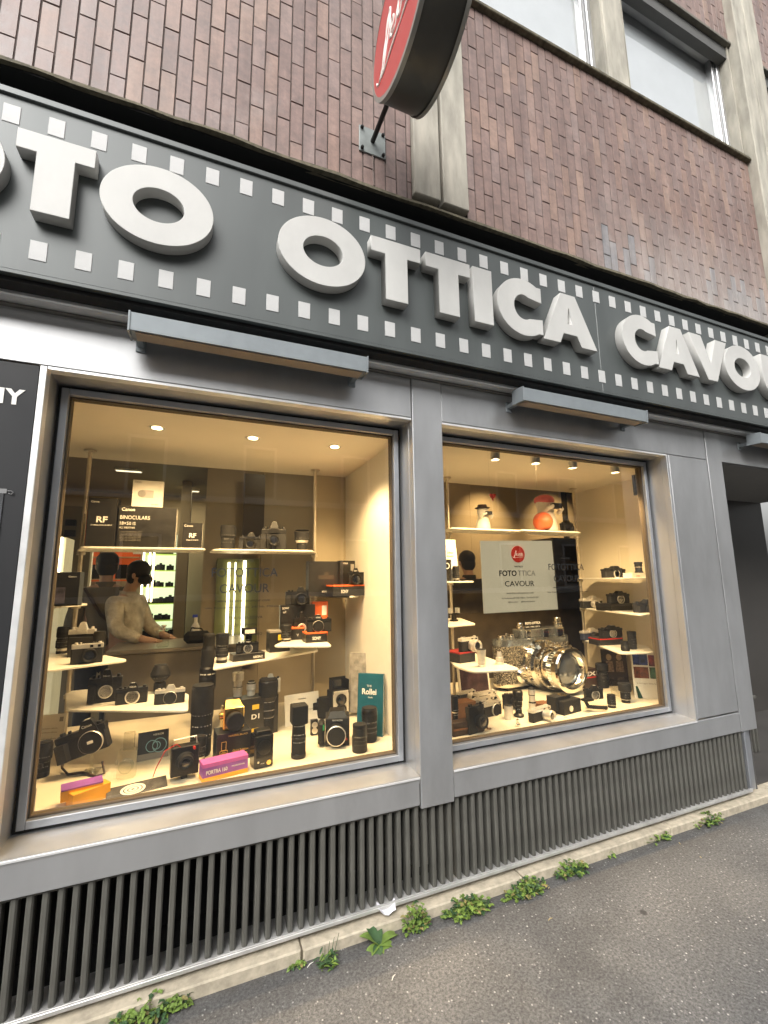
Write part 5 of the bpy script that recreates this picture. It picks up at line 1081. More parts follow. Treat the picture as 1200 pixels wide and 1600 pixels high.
# lens tubes
cx, cz = w * .13, h * .40; K = h
lo = MB().lathe([(K * .47, 0), (K * .47, K * .05), (K * .44, K * .08), (K * .44, K * .16), (K * .46, K * .18), (K * .46, K * .30), (K * .40, K * .34), (K * .39, K * .46), (K * .42, K * .48), (K * .42, K * .55)], (cx, 0, cz), 'y', 64, cap=True).build('lens', CHRM, G)
mb = MB(); nn = 44
for y0, y1, rr in ((.19, .29, .46), (.485, .545, .42), (.71, .86, .375)):
    for j in range(nn):
        q = 2 * math.pi * j / nn; mb.M = Matrix.Translation((cx, 0, cz)) @ Matrix.Rotation(q, 4, 'Y'); mb.box(K * rr - .002, K * rr + .007, -K * y1, -K * y0, -K * .016, K * .016, b=.002)
mb.M = Matrix(); mb.build('knurled_rings', CHRM, lo)
MB().lathe([(K * .30, K * .55), (K * .30, K * .66), (K * .36, K * .68), (K * .375, K * .70), (K * .375, K * .88), (K * .41, K * .90), (K * .42, K * 1.05), (K * .40, K * 1.08), (K * .345, K * 1.08), (K * .33, K * 1.0), (K * .28, K * .93)], (cx, 0, cz), 'y', 64).build('lens_front', CHRM, lo)
MB().lathe([(K * .31, K * .94), (K * .22, K * 1.0), (K * .1, K * 1.03), (.001, K * 1.035)], (cx, 0, cz), 'y', 48).build('front_glass', mat('giant_lens_glass', (.25, .27, .30), .04, .7, .1, 5), lo)
MB().lathe([(K * .13, 0), (K * .13, K * .10), (K * .10, K * .14), (K * .05, K * .14), (K * .05, K * .08)], (-w * .17, 0, h * .66), 'y', 32).build('delay_lever', CHRM, G)
MB().lathe([(K * .15, 0), (K * .15, K * .06), (K * .10, K * .10), (.001, K * .10)], (-w * .26, 0, h * .22), 'y', 32).build('front_knob', CHRM, G)
MB().lathe([(K * .05, 0), (K * .05, K * .14)], (w * .5, d * .5, h * .62), 'x', 20).build('strap_lug', CHRM, G)
q = MB().box(-.10, .10, d * .3, d * .34, bh + h * .30, bh + h * .46, b=.002).build('name_plate', BLK, G)
text('lettering', 'FOTO OTTICA', .028, TXW, q, (0, d * .3 - .001, bh + h * .39), .0006, .0008, width=.18); text('lettering', 'DAL 1980 LEICA', .016, TXW, q, (0, d * .3 - .001, bh + h * .325), .0006, .0, width=.17)
mb = MB(); mb.box(-w * .42, w * .42, .02, d * .9, -.032, -.001, b=.004); mb.build('foot', BLK, G)
lo.scale = (1, .78, 1); lo.location.x = -w * .13
# -- things round the giant camera
t, w, h = cardx('dark framed picture leaning left of the giant camera', 722, 765, 1041, 1082, ZF, 6, 1.22, .012, mat('dark_picture', (.05, .025, .03), .3, 0, .8, 14), 'picture', 'picture', 6)
mb = MB(); b_ = .014
for p_ in ((-w / 2 - b_, -w / 2, -.006, h + b_), (w / 2, w / 2 + b_, -.006, h + b_)): mb.box(p_[0], p_[1], -.003, .014, p_[2], p_[3])
mb.box(-w / 2, w / 2, -.003, .014, h, h + b_); mb.build('frame', CARD, t)
def leica(label, u0, u1, vt, vb, yaw=0, y=None, top=CHR, ln='silver', **k): return slr(label, u0, u1, vt, vb, ZF, yaw, y, top=top, grip=False, hump=False, lens=ln, lr=.42, ll=.3, lx=.14, group='old rangefinder cameras on the floor', **k)
leica('small chrome rangefinder camera at the back left by the pole', 718, 744, 1079, 1097, 8)
leica('chrome rangefinder camera half hidden behind the row of small cameras', 746, 777, 1080, 1099, 10, 1.02)
leica('chrome rangefinder camera in the middle of the left cluster', 743, 773, 1089, 1108, 10, .86)
leica('chrome rangefinder camera with a round front cap facing the glass', 757, 785, 1096, 1119, 12, None, ln='cap')
leica('black rangefinder camera on the dark leather case', 734, 758, 1100, 1128, 14, .52, BLK, 'std')
t, w, h = base('leather_case', 'dark brown camera case with a strap at the left front of the right window', 'camera case', 709, 757, 1126, 1148, ZF, 2, None)
MB().box(-w / 2, w / 2, 0, .06, 0, h, b=.006).build('body', DBRN, t); MB().box(-w * .5, w * .5, -.002, .0, h * .42, h * .54).build('strap_band', BROWN, t); MB().tube([(w * .45, .01, h * .5), (w * .55, -.01, h * .6), (w * .60, -.0, h * .2), (w * .78, .02, h * .05)], .006, 6).build('strap', BROWN, t)
t, w, h = carton('tan leather box behind the dark camera case', 712, 745, 1098, 1126, ZF, 4, .72, .6, m=mat('tan_leather', (.30, .13, .05), .5, 0, .15), cat='box', name='leather_box')
lens('dark round lens at the pillar edge of the cluster', 706, 718, 1090, 1127, ZF, .62, prof=[(.9, 0), (.95, .1), (.8, .3), (.8, .5), (1, .55), (1, 1)])
lens('short silver lens in front of the row of rangefinder cameras', 788, 803, 1104, 1125, ZF, None, 'silver', prof=[(.95, 0), (1, .05), (1, .9), (.95, 1)], mats=(CHR, CHR, CHR))
lens('black turret lens with a silver scale in the centre of the right window', 802, 820, 1080, 1122, ZF, None, prof=[(.9, 0), (1, .03), (1, .08), (.6, .14), (.6, .35), (.78, .40), (.78, .50), (.78, .58), (.9, .62), (.9, .78), (.98, .82), (.98, .95), (.7, 1)], mats=(BLK, RUB, CHR), cap=False)
leica('dark rangefinder camera behind the turret lens', 789, 812, 1083, 1104, 0, .85, BLK, 'std')
lens('tall silver lens with a black lower half behind the brown case', 826, 839, 1077, 1112, ZF, None, 'silver', prof=[(1, 0), (1, .36), (.95, .38), (.85, .42), (.85, .7), (.95, .74), (.95, .96), (.8, 1)], mats=(BLK, CHR, CHR))
t, w, h = base('viewfinder', 'tiny chrome accessory finder lying at the front', 'viewfinder', 801, 819, 1117, 1135, ZF, 0, None)
MB().lathe([(.008, -.016), (.010, -.012), (.010, .012), (.008, .016)], (-.004, 0, .010), 'x', 16).build('tube', CHRM, t); MB().lathe([(.008, 0), (.010, .003), (.010, .022), (.006, .026)], (.012, .02, .012), 'z', 16).build('eyepiece', CHRM, t)
t, w, h = base('leather_case', 'brown leather case with a flap lying behind the small chrome camera', 'camera case', 838, 877, 1085, 1113, ZF, -28, None)
mb = MB(); mb.loft([[(-w / 2, 0, q * h * .0), (w / 2, 0, 0), (w / 2, .10, 0), (-w / 2, .10, 0)] for q in (0,)] + [[(-w / 2, 0, h * .45), (w / 2, 0, h * .45), (w / 2, .10, h * .5), (-w / 2, .10, h * .5)]]); mb = MB(); mb.box(-w / 2, w / 2, 0, .11, 0, h * .42, b=.012); mb.build('body', BROWN, t)
MB().prism([(-w * .44, -.002), (w * .44, -.002), (w * .44, .07), (w * .1, .10), (-w * .1, .10), (-w * .44, .07)], h * .43, h * .46).build('flap', BROWN, t); MB().lathe([(.005, 0), (.005, .003)], (0, .085, h * .46), 'z', 12).build('stud', CHR, t)
leica('small chrome camera with an extended lens in front of the brown case', 834, 862, 1105, 1126, 14)
t, w, h = base('viewfinder', 'folding black frame finder behind the brown case', 'viewfinder', 864, 880, 1083, 1099, ZF, -10, None)
mb = MB(); frame2(mb, -w / 2, w / 2, 0, h); mb.build('frame', BLK, t); MB().lathe([(w * .3, 0), (w * .3, .004), (w * .2, .004), (w * .2, 0)], (0, 0, h * .5), 'y', 18, cap=False).build('ring', CHR, t); MB().tube([(-w * .5, 0, h * .2), (-w * .9, .0, h * .3), (-w * 1.0, .0, h * .9)], .003, 6).build('arm', BLK, t)
t, w, h = base('camera', 'old black box camera with a brass topped finder in the right window', 'camera', 882, 909, 1094, 1115, ZF, 10, None, 'cameras on display')
MB().box(-w / 2, w / 2, 0, w * .5, 0, h, b=.004).build('body', BLKL, t); MB().box(-w * .66, w * .2, w * .2, w * .6, h * .3, h * 1.3, b=.004).build('back_housing', BLKL, t); MB().lathe([(w * .16, 0), (w * .16, .006)], (-w * .1, w * .35, h * 1.25), 'z', 18).build('finder', GOLD, t); MB().lathe([(w * .1, 0), (w * .1, .004)], (-w * .1, 0, h * .4), 'y', 16).build('lens', CHR, t)
t = thing('leaflet', 'cream paper slip lying flat beside the small chrome camera', 'leaflet', tuple(PZ(878, 1121, ZF + .001)), math.radians(-20))
MB().box(-.055, .055, -.03, .03, 0, .0012).build('sheet', CARD, t); MB().box(.01, .035, -.012, .002, .0012, .0018).build('stamp', TXD, t)
# camera with pistol grip
slr('black camera with an open mount standing on a pistol grip', 917, 944, 1071, 1098, ZF + .06, -6, .60, lens='mount', lr=.5, grip=False)
t, w, h = base('pistol_grip', 'black ribbed hand grip lying under the standing camera', 'grip', 920, 945, 1094, 1112, ZF, 0, None)
MB().tube([(-w * .5, .03, h * 1.1), (-w * .35, .02, h * .45), (w * .1, .0, h * .35), (w * .5, -.02, h * .28)], [.012, .014, .013, .014], 12).build('handle', RUB, t); MB().box(-w * .62, -w * .1, .0, .05, h * .95, h * 1.15, b=.003).build('plate', BLK, t)
lens('low black lens with a chrome ring right of the pistol grip', 949, 964, 1087, 1107, ZF, None, prof=[(.92, 0), (.95, .08), (.90, .12), (.90, .2), (1, .24), (1, .9), (.96, 1)])
lens('black lens with a wide hood at the front right of the right window', 967, 990, 1070, 1100, ZF, None, prof=[(.66, 0), (.70, .05), (.66, .10), (.66, .16), (.76, .20), (.76, .55), (1, .62), (1, .97), (.96, 1)])
lens('tall black zoom lens beside the giant lens', 932, 954, 1039, 1088, ZF, 1.0, prof=[(.84, 0), (.88, .03), (.88, .5), (.82, .52), (.82, .68), (1, .72), (1, .97), (.96, 1)])
t, w, h = carton('dark box with slanted red and white print beside the giant lens', 914, 934, 1045, 1084, ZF, 0, 1.06, .8, m=mat('dark_brown_card', (.05, .03, .022), .4)); textp('EX', h * .30, TXW, t, 0, h * .64, width=w * .8, bold=.001); MB().box(-w * .45, w * .45, -.001, 0, h * .52, h * .58).build('red_line', REDM, t)
lens('round black lens half hidden behind the giant lens', 900, 917, 1050, 1082, ZF, 1.16)
t, w, h = cardx('sepia photograph of two women in fur coats standing upright', 944, 984, 1015, 1068, ZF, -30, 1.02, .006, mat('sepia_print', (.055, .04, .028), .3, 0, .5, 10), 'photograph', 'photograph', 4)
for q in (-.2, .2):
    MB().ball((w * q, 0, h * .78), (w * .11, .0012, h * .09)).build('printed_face', mat('sepia_light', (.45, .34, .22), .4, 0, .2, 30), t); MB().prism([(w * (q - .16), h * .38), (w * (q + .16), h * .38), (w * (q + .13), h * .68), (w * (q - .13), h * .68)], -.001, 0, ax='y').build('printed_coat', mat('sepia_coat', (.28, .20, .13), .4, 0, .7, 60), t)
t, w, h = cardx('white poster board with four coloured photographs by the side wall', 992, 1046, 1018, 1092, ZF, -40, None, .008, CARD, 'poster_board', 'poster board', 3)
for a, c, col in ((-.45, .70, (.03, .05, .22)), (.02, .68, (.22, .03, .03)), (-.45, .42, (.16, .05, .02)), (.02, .42, (.05, .14, .05))): MB().box(w * a, w * (a + .44), -.0012, 0, h * c, h * (c + .24)).build('photo', mat('photo_%d' % int(a * 100 + c * 1000), col, .3, 0, .9, 30), t)
textp('le immagini della fotografia', h * .05, TXD, t, 0, h * .30, width=w * .8)
t, w, h = base('acrylic_shelf', 'clear acrylic riser under the blue binoculars', 'display stand', 968, 1014, 1062, 1090, ZF, -12, .72)
MB().box(-w / 2, w / 2, 0, .10, h - .004, h).build('top', ACRY, t); MB().box(-w / 2, -w / 2 + .004, 0, .10, 0, h - .004).build('side', ACRY, t); MB().box(w / 2 - .004, w / 2, 0, .10, 0, h - .004).build('side', ACRY, t); rz = h
t, w, h = base('binoculars', 'bright blue compact binoculars standing on the clear riser', 'binoculars', 995, 1014, 1042, 1068, ZF + rz, -12, .76)
for s_ in (-1, 1): MB().lathe([(w * .24, 0), (w * .24, h * .35), (w * .20, h * .5), (w * .17, h)], (s_ * w * .26, w * .25, 0), 'z', 20).build('barrel', BLUE, t)
MB().box(-w * .2, w * .2, w * .1, w * .3, h * .4, h * .75, b=.003).build('bridge', BLUE, t)
cardx('small green booklet leaning against the riser', 998, 1017, 1072, 1091, ZF, -12, None, .004, mat('green_cover', (.02, .08, .05), .3, 0, .4), 'booklet', 'booklet', 12)
t, w, h = base('sign_holder', 'small white acrylic holder in the right corner of the right window', 'sign holder', 1041, 1052, 1070, 1096, ZF, 0, .42)
MB().box(-w / 2, w / 2, 0, .012, 0, h, b=.001).build('plate', WHT, t); MB().box(w / 2, w / 2 + .012, 0, .03, 0, h).build('edge', mat('blue_grey', ()), t)
bx('window_lock', BLK, 3.085, 3.10, .40, .42, 2.20, 2.36, label='small black latch box at the top right corner of the right window', cat='latch')
# ================================================================== LAMPS IN THE CEILING
def spotlight(parent, energy, blend=.6, ang=100, col=(1, .70, .37), rot=(0, 0, 0), loc=(0, 0, -.012)):
    l = bpy.data.lights.new('lamp_light', 'SPOT'); l.energy = energy; l.color = col; l.spot_size = math.radians(ang); l.spot_blend = blend; l.shadow_soft_size = .03
    o = bpy.data.objects.new('lamp_light', l); COL.objects.link(o); o.parent = parent; o.location = loc; o.rotation_euler = rot; return o
DLn = ['front left', 'back left', 'front middle', 'back middle', 'front right', 'back right']
k = 0
for x, g in ((-.27, 'left'), (.262, 'middle'), (.785, 'right')):
    for y, r in ((.475, 'front'), (.79, 'back')):
        t = thing('downlight', 'recessed downlight, %s row of the left window ceiling, %s' % (r, {'left': 'at the left', 'middle': 'in the middle', 'right': 'by the side wall'}[g]), 'ceiling light', (x, y, 2.452), 0, 'downlights in the left window')
        MB().lathe([(.036, 0), (.046, -.003), (.049, -.001), (.049, 0)], (0, 0, 0), 'z', 28, cap=False).build('ring', CHR, t)
        MB().lathe([(.036, -.0005), (.028, -.001)], (0, 0, 0), 'z', 24, cap=False).build('reflector', CHRM, t)
        MB().lathe([(.028, -.002), (.001, -.002)], (0, 0, 0), 'z', 20).build('bulb', BULB, t)
        spotlight(t, 38 if x < .7 else 54, ang=108 if y < .6 else 115, rot=(math.radians(24 if y < .6 else 6), 0, 0))
for i, (u, v) in enumerate(((774, 718), (837, 724), (895, 731), (961, 738))):
    P = PZ(u, v, 2.375)
    t = thing('ceiling_spot', ['unlit white cylinder spot nearest the left pole of the right window', 'second white cylinder spot from the left in the right window ceiling', 'glowing white cylinder spot right of the ceiling middle', 'glowing white cylinder spot nearest the side wall'][i], 'ceiling light', (P[0], P[1], 2.452), 0, 'cylinder spots in the right window')
    MB().lathe([(.030, 0), (.030, -.078), (.028, -.080), (.026, -.072)], (0, 0, 0), 'z', 28, cap=False).build('housing', WHT, t)
    MB().lathe([(.027, -.068), (.001, -.068)], (0, 0, 0), 'z', 20).build('bulb', BULB, t)
    spotlight(t, 60, ang=115, rot=(math.radians(24), 0, 0), loc=(0, 0, -.085))  # left two are switched-off fixtures; their glow and beam are added
for i, (x, y, tx, ty) in enumerate(((2.4, 2.3, -.05, .55), (3.5, 2.3, .1, .55), (4.7, 2.2, .1, .65))):  # third spot is added to brighten the dim door
    t = thing('wall_spot', 'small spot aimed at the rough wall behind the right window, number %s from the left' % ['one', 'two', 'three'][i], 'ceiling light', (x, y, 2.9), 0)
    t['label'] = ['small spot washing the left part of the rough wall', 'small spot washing the middle of the rough wall', 'small spot washing the rough wall next to the door frame'][i]
    MB().lathe([(.03, .1), (.03, 0), (.028, -.002)], (0, 0, 0), 'z', 20).build('housing', WHT, t); MB().lathe([(.026, -.001), (.001, -.001)], (0, 0, 0), 'z', 20).build('bulb', BULB, t)
    spotlight(t, 60, ang=72, blend=.9, rot=(math.atan2(ty, .55), 0, 0))
# strip lamps of the shop behind
def strip(label, x, y, z, w, d, e, col=(1, .82, .55)):
    t = thing('ceiling_light', label, 'ceiling light', (x, y, z)); MB().box(-w / 2, w / 2, -d / 2, d / 2, 0, .04).build('housing', WHT, t); MB().box(-w / 2 + .01, w / 2 - .01, -d / 2 + .01, d / 2 - .01, -.004, -.001).build('diffuser', PANELL, t)
    l = bpy.data.lights.new('lamp_light', 'AREA'); l.shape = 'RECTANGLE'; l.size = w; l.size_y = d; l.energy = e; l.color = col; o = bpy.data.objects.new('lamp_light', l); COL.objects.link(o); o.parent = t; o.location = (0, 0, -.01)
strip('long warm strip light on the shop ceiling behind the left window', -.9, 4.3, 2.97, .30, .08, 8)
strip('short warm strip light deep in the shop near the green lit cabinet', -.2, 5.4, 2.97, .25, .08, 6)
strip('warm strip light over the shop floor behind the partition', .7, 2.3, 2.97, .3, .1, 3)
# ================================================================== THE SHOP BEHIND
def wallx(u, y): return PY(u, 900, y)[0]
# green lit glass cabinet
x0, x1 = wallx(223, 5.3), wallx(275, 5.3)
t = thing('glass_cabinet', 'tall glass cabinet glowing pale green with shelves of cameras deep in the shop', 'display cabinet', ((x0 + x1) / 2, 5.3, 0)); w = x1 - x0
MB().box(-w / 2, w / 2, .28, .30, .9, 2.3).build('lit_back', CABL, t); MB().box(-w / 2, w / 2, 0, .3, .05, .9).build('base', BLK, t)
for zz in (1.02, 1.26, 1.50, 1.74, 1.98): MB().box(-w / 2, w / 2, .02, .28, zz, zz + .012).build('shelf', mat('green_glass_edge', (.45, .6, .12), .3, 0, .05, 5, emit=(.5, .75, .1, .35)), t)
for s_ in (-1, 1): MB().box(s_ * w / 2 - .012, s_ * w / 2 + .012, -.01, .30, .9, 2.3).build('side_post', STEEL, t)
for q in (-.5, -.32, -.20): MB().lathe([(.012, 1.3 if q > -.5 else .95), (.012, 2.15)], (w * q, -.03, 0), 'z', 10).build('light_tube', TUBE, t)
R = random.Random(5); nth = 0
WO = ['top', 'second', 'middle', 'fourth', 'lowest']
for r_i, zz in enumerate((1.992, 1.752, 1.512, 1.272, 1.032)):
    for j in range(3):
        q = (j - 1) * w * .28 + R.uniform(-.03, .03); a = R.uniform(.05, .08); hh = R.uniform(.06, .11)
        o = thing('camera', 'tiny dark camera on the %s shelf of the green lit cabinet, %s' % (WO[r_i], ['at the left', 'in the middle', 'at the right'][j]), 'camera', ((x0 + x1) / 2 + q, 5.40, zz), 0, 'small cameras in the green lit cabinet')
        MB().box(-a, a, 0, .05, 0, hh, b=.006).build('body', BLK, o); MB().lathe([(hh * .35, 0), (hh * .35, .06)], (0, 0, hh * .5), 'y', 14).build('lens', BLK, o); MB().box(-a * .3, a * .3, 0, .04, hh, hh * 1.25).build('viewfinder_hump', BLK, o)
# orange display wall
x0, x1 = wallx(128, 5.5), wallx(217, 5.5); w = x1 - x0
t = thing('orange_display', 'orange brand display wall with small boxes behind the shop assistants', 'display wall', ((x0 + x1) / 2, 5.5, 0))
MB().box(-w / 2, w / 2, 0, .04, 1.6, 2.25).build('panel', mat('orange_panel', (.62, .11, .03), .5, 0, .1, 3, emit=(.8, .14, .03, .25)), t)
for zz in (1.62, 1.93): MB().box(-w / 2, w / 2, -.2, 0, zz, zz + .015).build('shelf', TAN, t)
for a, b, zz in ((-.35, .08, 1.635), (-.2, .05, 1.945), (.1, .07, 1.635), (.38, .06, 1.99)): MB().box(w * a, w * a + b * 2, -.12, -.02, zz, zz + .2).build('product_box', CARDB if a != .38 else CARD, t)
# lit panel column at the left
x0 = wallx(70, 3.2); x1 = wallx(98, 3.2)
t = thing('lit_column', 'pale lit column with one bright vertical tube at the left edge of the shop', 'lit column', ((x0 + x1) / 2, 3.2, 0)); w = x1 - x0
MB().box(-w / 2, w / 2, 0, .3, .05, 2.02).build('column', mat('pale_column', (.7, .66, .5), .6, emit=(1, .85, .5, .25)), t); MB().lathe([(.014, 1.55), (.014, 2.02)], (w * .25, -.02, 0), 'z', 10).build('light_tube', TUBE, t)
t = thing('display_rack', 'narrow rack with a red strip and small hanging goods left of the orange display', 'rack', (wallx(112, 4.0), 4.0, 0))
MB().box(-.16, .16, 0, .05, .05, 2.45).build('back', WALLD, t); MB().box(.06, .15, -.01, 0, 1.95, 2.4).build('red_strip', mat('rack_red', (.5, .08, .03), .5), t)
for zz in (1.98, 2.1, 2.22): MB().box(-.10, .0, -.04, 0, zz, zz + .07).build('blister_pack', BLK, t)
MB().box(-.18, -.16, -.02, .05, .05, 2.45).build('upright', STEEL, t); MB().box(.16, .18, -.02, .05, .05, 2.45).build('upright', STEEL, t)
# column between cabinet and partition
bx('pillar', WALLC, wallx(276, 4.8), wallx(292, 4.8), 4.8, 5.2, .05, 3, BLD)
# lit glass cabinet with tubes seen through the lettering
t = thing('glass_cabinet', 'dark glass cabinet with three tall bright light tubes behind the black lettering', 'display cabinet', (wallx(375, 3.1), 3.1, 0))
MB().box(-.24, .20, .03, .09, .75, 1.82).build('back', mat('cabinet_green_dark', (.14, .15, .06), .3, .1, .3, 4), t)
for a, z0, z1, r_ in ((-.115, 1.0, 1.78, .014), (-.05, .98, 1.78, .007), (.045, .88, 1.80, .017)): MB().lathe([(r_, z0), (r_, z1)], (a, 0, 0), 'z', 12).build('light_tube', TUBE, t)
MB().box(-.25, .21, -.03, .03, .72, .75).build('base', BLK, t)
t = thing('poster_stand', 'dark hanging panel above the two gripped cameras in the shop', 'panel', (wallx(395, 3.0), 3.0, 0)); MB().box(-.12, .10, 0, .03, 2.05, 2.75).build('panel', mat('panel_brown', (.06, .045, .03), .4), t)
# counter
t = thing('counter', 'grey beige shop counter behind the low left shelf', 'counter', (-.18, 2.15, 0))
MB().box(-.45, .55, 0, .6, .05, 1.02, b=.01).build('body', mat('counter_grey', (.22, .195, .155), .5, 0, .08), t); MB().box(-.47, .57, -.02, .62, 1.02, 1.05, b=.005).build('counter_top', mat('counter_top', (.32, .29, .24), .3, 0, .1), t)
t = thing('bottle', 'clear hand gel bottle with pump on the counter', 'bottle', (-.26, 2.22, 1.05)); MB().box(-.045, .045, -.03, .03, 0, .13, b=.012).build('bottle', ACRY, t); MB().lathe([(.012, .13), (.012, .16), (.02, .165), (.02, .175)], (0, 0, 0), 'z', 14).build('pump', WHT, t)
t = thing('bag', 'dark open bag lying on the counter beside the gel bottle', 'bag', (-.0, 2.35, 1.05)); MB().box(-.11, .11, -.06, .06, 0, .10, b=.045).build('body', BLKL, t); MB().tube([(-.06, 0, .09), (-.05, 0, .13), (.03, 0, .12), (.05, 0, .09)], .006, 6).build('handle', BLKL, t)
t = thing('bottle', 'white plastic spray bottle at the far end of the counter', 'bottle', (-.02, 2.6, 1.05)); MB().lathe([(.035, 0), (.035, .12), (.015, .16), (.015, .2)], (0, 0, 0), 'z', 18).build('bottle', WHT, t); MB().box(-.03, .015, -.012, .012, .2, .225, b=.003).build('nozzle', BLUE, t)

# ================================================================== PEOPLE
def skinmesh(name, verts, edges, m, parent, lv=2, root=0):
    me = bpy.data.meshes.new(name); me.from_pydata([v[0] for v in verts], edges, []); me.materials.append(m)
    o = bpy.data.objects.new(name, me); COL.objects.link(o)
    if parent: o.parent = parent
    s = o.modifiers.new('skin', 'SKIN'); s.use_smooth_shade = True
    if not me.skin_vertices:
        import bmesh
        bm = bmesh.new(); bm.from_mesh(me); bm.verts.layers.skin.verify(); bm.to_mesh(me); bm.free()
    for i, v in enumerate(verts):
        r = v[1]; me.skin_vertices[0].data[i].radius = (r, r) if not isinstance(r, tuple) else r
        me.skin_vertices[0].data[i].use_root = (i == root)
    u = o.modifiers.new('sub', 'SUBSURF'); u.levels = lv; u.render_levels = lv
    return o
def person(label, loc, head, hgt_, shirt, hair=HAIR, mask=False, look=0.3, arms='forward', bag=False):
    """Local frame: the figure faces -y."""
    s = hgt_ / 1.75
    # body skin: pelvis, spine, neck, head, arms with hands, legs
    V = [((0, 0, .95), .12), ((0, .01, 1.15), .115), ((0, .02, 1.36), .12), ((0, .01, 1.47), .06), ((0, -.005, 1.53), .055), ((0, -.02 - look * .05, 1.60), .078), ((0, -.03 - look * .08, 1.67), .088)]
    E = [(0, 1), (1, 2), (2, 3), (3, 4), (4, 5), (5, 6)]
    for sd in (-1, 1):
        b = len(V)
        if arms == 'forward': pts = [(sd * .17, .02, 1.40), (sd * .23, -.06, 1.14), (sd * .15, -.30, 1.05), (sd * .12, -.37, 1.04)]
        else: pts = [(sd * .17, .02, 1.40), (sd * .23, .03, 1.13), (sd * .24, -.04, .90), (sd * .24, -.05, .83)]
        for p, r in zip(pts, (.055, .045, .035, .030)): V.append((p, r))
        E += [(2, b), (b, b + 1), (b + 1, b + 2), (b + 2, b + 3)]
        hx, hy, hz = pts[-1]; dr = (Vector(pts[-1]) - Vector(pts[-2])).normalized()
        for f in range(4):
            o_ = len(V); q = (f - 1.5) * .018; L = (.07, .085, .08, .06)[f]
            V.append(((hx + q, hy + dr.y * .035, hz + dr.z * .035), .009)); V.append(((hx + q * 1.15, hy + dr.y * L, hz + dr.z * L - .01), .007)); E += [(b + 3, o_), (o_, o_ + 1)]
        o_ = len(V); V.append(((hx - sd * .035, hy + dr.y * .02, hz + dr.z * .02), .009)); V.append(((hx - sd * .045, hy + dr.y * .05, hz + dr.z * .05), .008)); E += [(b + 3, o_), (o_, o_ + 1)]
        b = len(V)
        for p, r in (((sd * .10, 0, .86), .085), ((sd * .10, -.01, .50), .058), ((sd * .10, .01, .12), .04), ((sd * .10, -.02, .05), .04), ((sd * .11, -.14, .03), .032)): V.append((p, r))
        E += [(0, b), (b, b + 1), (b + 1, b + 2), (b + 2, b + 3), (b + 3, b + 4)]
    V = [((p[0] * s, p[1] * s, p[2] * s), r * s) for p, r in V]
    o = skinmesh('person', V, E, SKIN, None); o.location = loc; o.rotation_euler.z = head; tag(o, label, 'person')
    S = [((0, 0, .86), .15), ((0, .01, 1.12), .145), ((0, .02, 1.34), .15), ((0, .01, 1.43), .075)]; SE = [(0, 1), (1, 2), (2, 3)]
    for sd in (-1, 1):
        b = len(S)
        pts = [(sd * .17, .02, 1.39), (sd * .235, -.06, 1.14), (sd * .16, -.27, 1.055)] if arms == 'forward' else [(sd * .17, .02, 1.39), (sd * .235, .03, 1.13), (sd * .245, -.02, .95)]
        for p, r in zip(pts, (.085, .070, .055)): S.append((p, r))
        SE += [(2, b), (b, b + 1), (b + 1, b + 2)]
    skinmesh('shirt', [((p[0] * s, p[1] * s, p[2] * s), r * s) for p, r in S], SE, shirt, o)
    T = [((0, 0, .90), .15), ((-.10, 0, .80), .105), ((-.10, -.01, .48), .08), ((-.10, .01, .10), .07), ((.10, 0, .80), .105), ((.10, -.01, .48), .08), ((.10, .01, .10), .07)]
    skinmesh('trousers', [((p[0] * s, p[1] * s, p[2] * s), r * s) for p, r in T], [(0, 1), (1, 2), (2, 3), (0, 4), (4, 5), (5, 6)], TROUS, o)
    hy, hz = (-.03 - look * .08) * s, 1.655 * s
    mb = MB(); mb.ball((0, hy + .022 * s, hz + .035 * s), (.098 * s, .108 * s, .100 * s), n=20, m=12); mb.ball((0, hy + .055 * s, hz - .03 * s), (.088 * s, .07 * s, .09 * s)); mb.build('hair', hair, o)
    MB().ball((0, hy - .095 * s, hz - .03 * s), (.012 * s, .02 * s, .018 * s)).build('nose', SKIN, o)
    for sd in (-1, 1):
        MB().ball((sd * .030 * s, hy - .085 * s, hz - .005 * s), (.012 * s, .006 * s, .006 * s)).build('eye', BLK, o); MB().ball((sd * .088 * s, hy + .01 * s, hz - .02 * s), (.010 * s, .018 * s, .028 * s)).build('ear', SKIN, o)
    MB().ball((0, hy - .088 * s, hz - .065 * s), (.022 * s, .006 * s, .005 * s)).build('mouth', mat('lips', (.35, .12, .10), .5), o)
    if mask: MB().ball((0, hy - .05 * s, hz - .055 * s), (.072 * s, .065 * s, .052 * s)).build('face_mask', BLK, o)
    co = [(.085 * s * math.cos(2 * math.pi * j / 16), .012 * s + .075 * s * math.sin(2 * math.pi * j / 16)) for j in range(16)]
    MB().loft([[(a, b, 1.43 * s) for a, b in co], [(a * .95, b * .95, 1.485 * s + .01 * (b > 0)) for a, b in co]], 0, False, False, True).build('collar', shirt, o)
    if bag: MB().tube([(.16 * s, .13 * s, 1.44 * s), (.02, .185 * s, 1.2 * s), (-.2 * s, .16 * s, 1.0 * s)], .014, 8).build('bag_strap', DBRN, o)
    return o
P = PY(204, 905, 2.85)
person('shop assistant in a beige shirt and black face mask bending over the counter', (P[0], 2.85, .05), math.radians(62), 1.70, SHIRT, mask=True, look=.9)
P = PY(166, 905, 3.1)
person('person in a grey shirt with a shoulder strap seen from behind in the left window', (P[0], 3.1, .05), math.radians(190), 1.80, SHIRT2, look=.3, arms='down', bag=True)
P = PY(731, 870, 2.78)
person('dark haired person in dark clothes standing left of the white poster', (P[0], 2.78, .05), math.radians(175), 1.84, mat('dark_jacket', (.03, .026, .022), .8), look=.2, arms='forward')

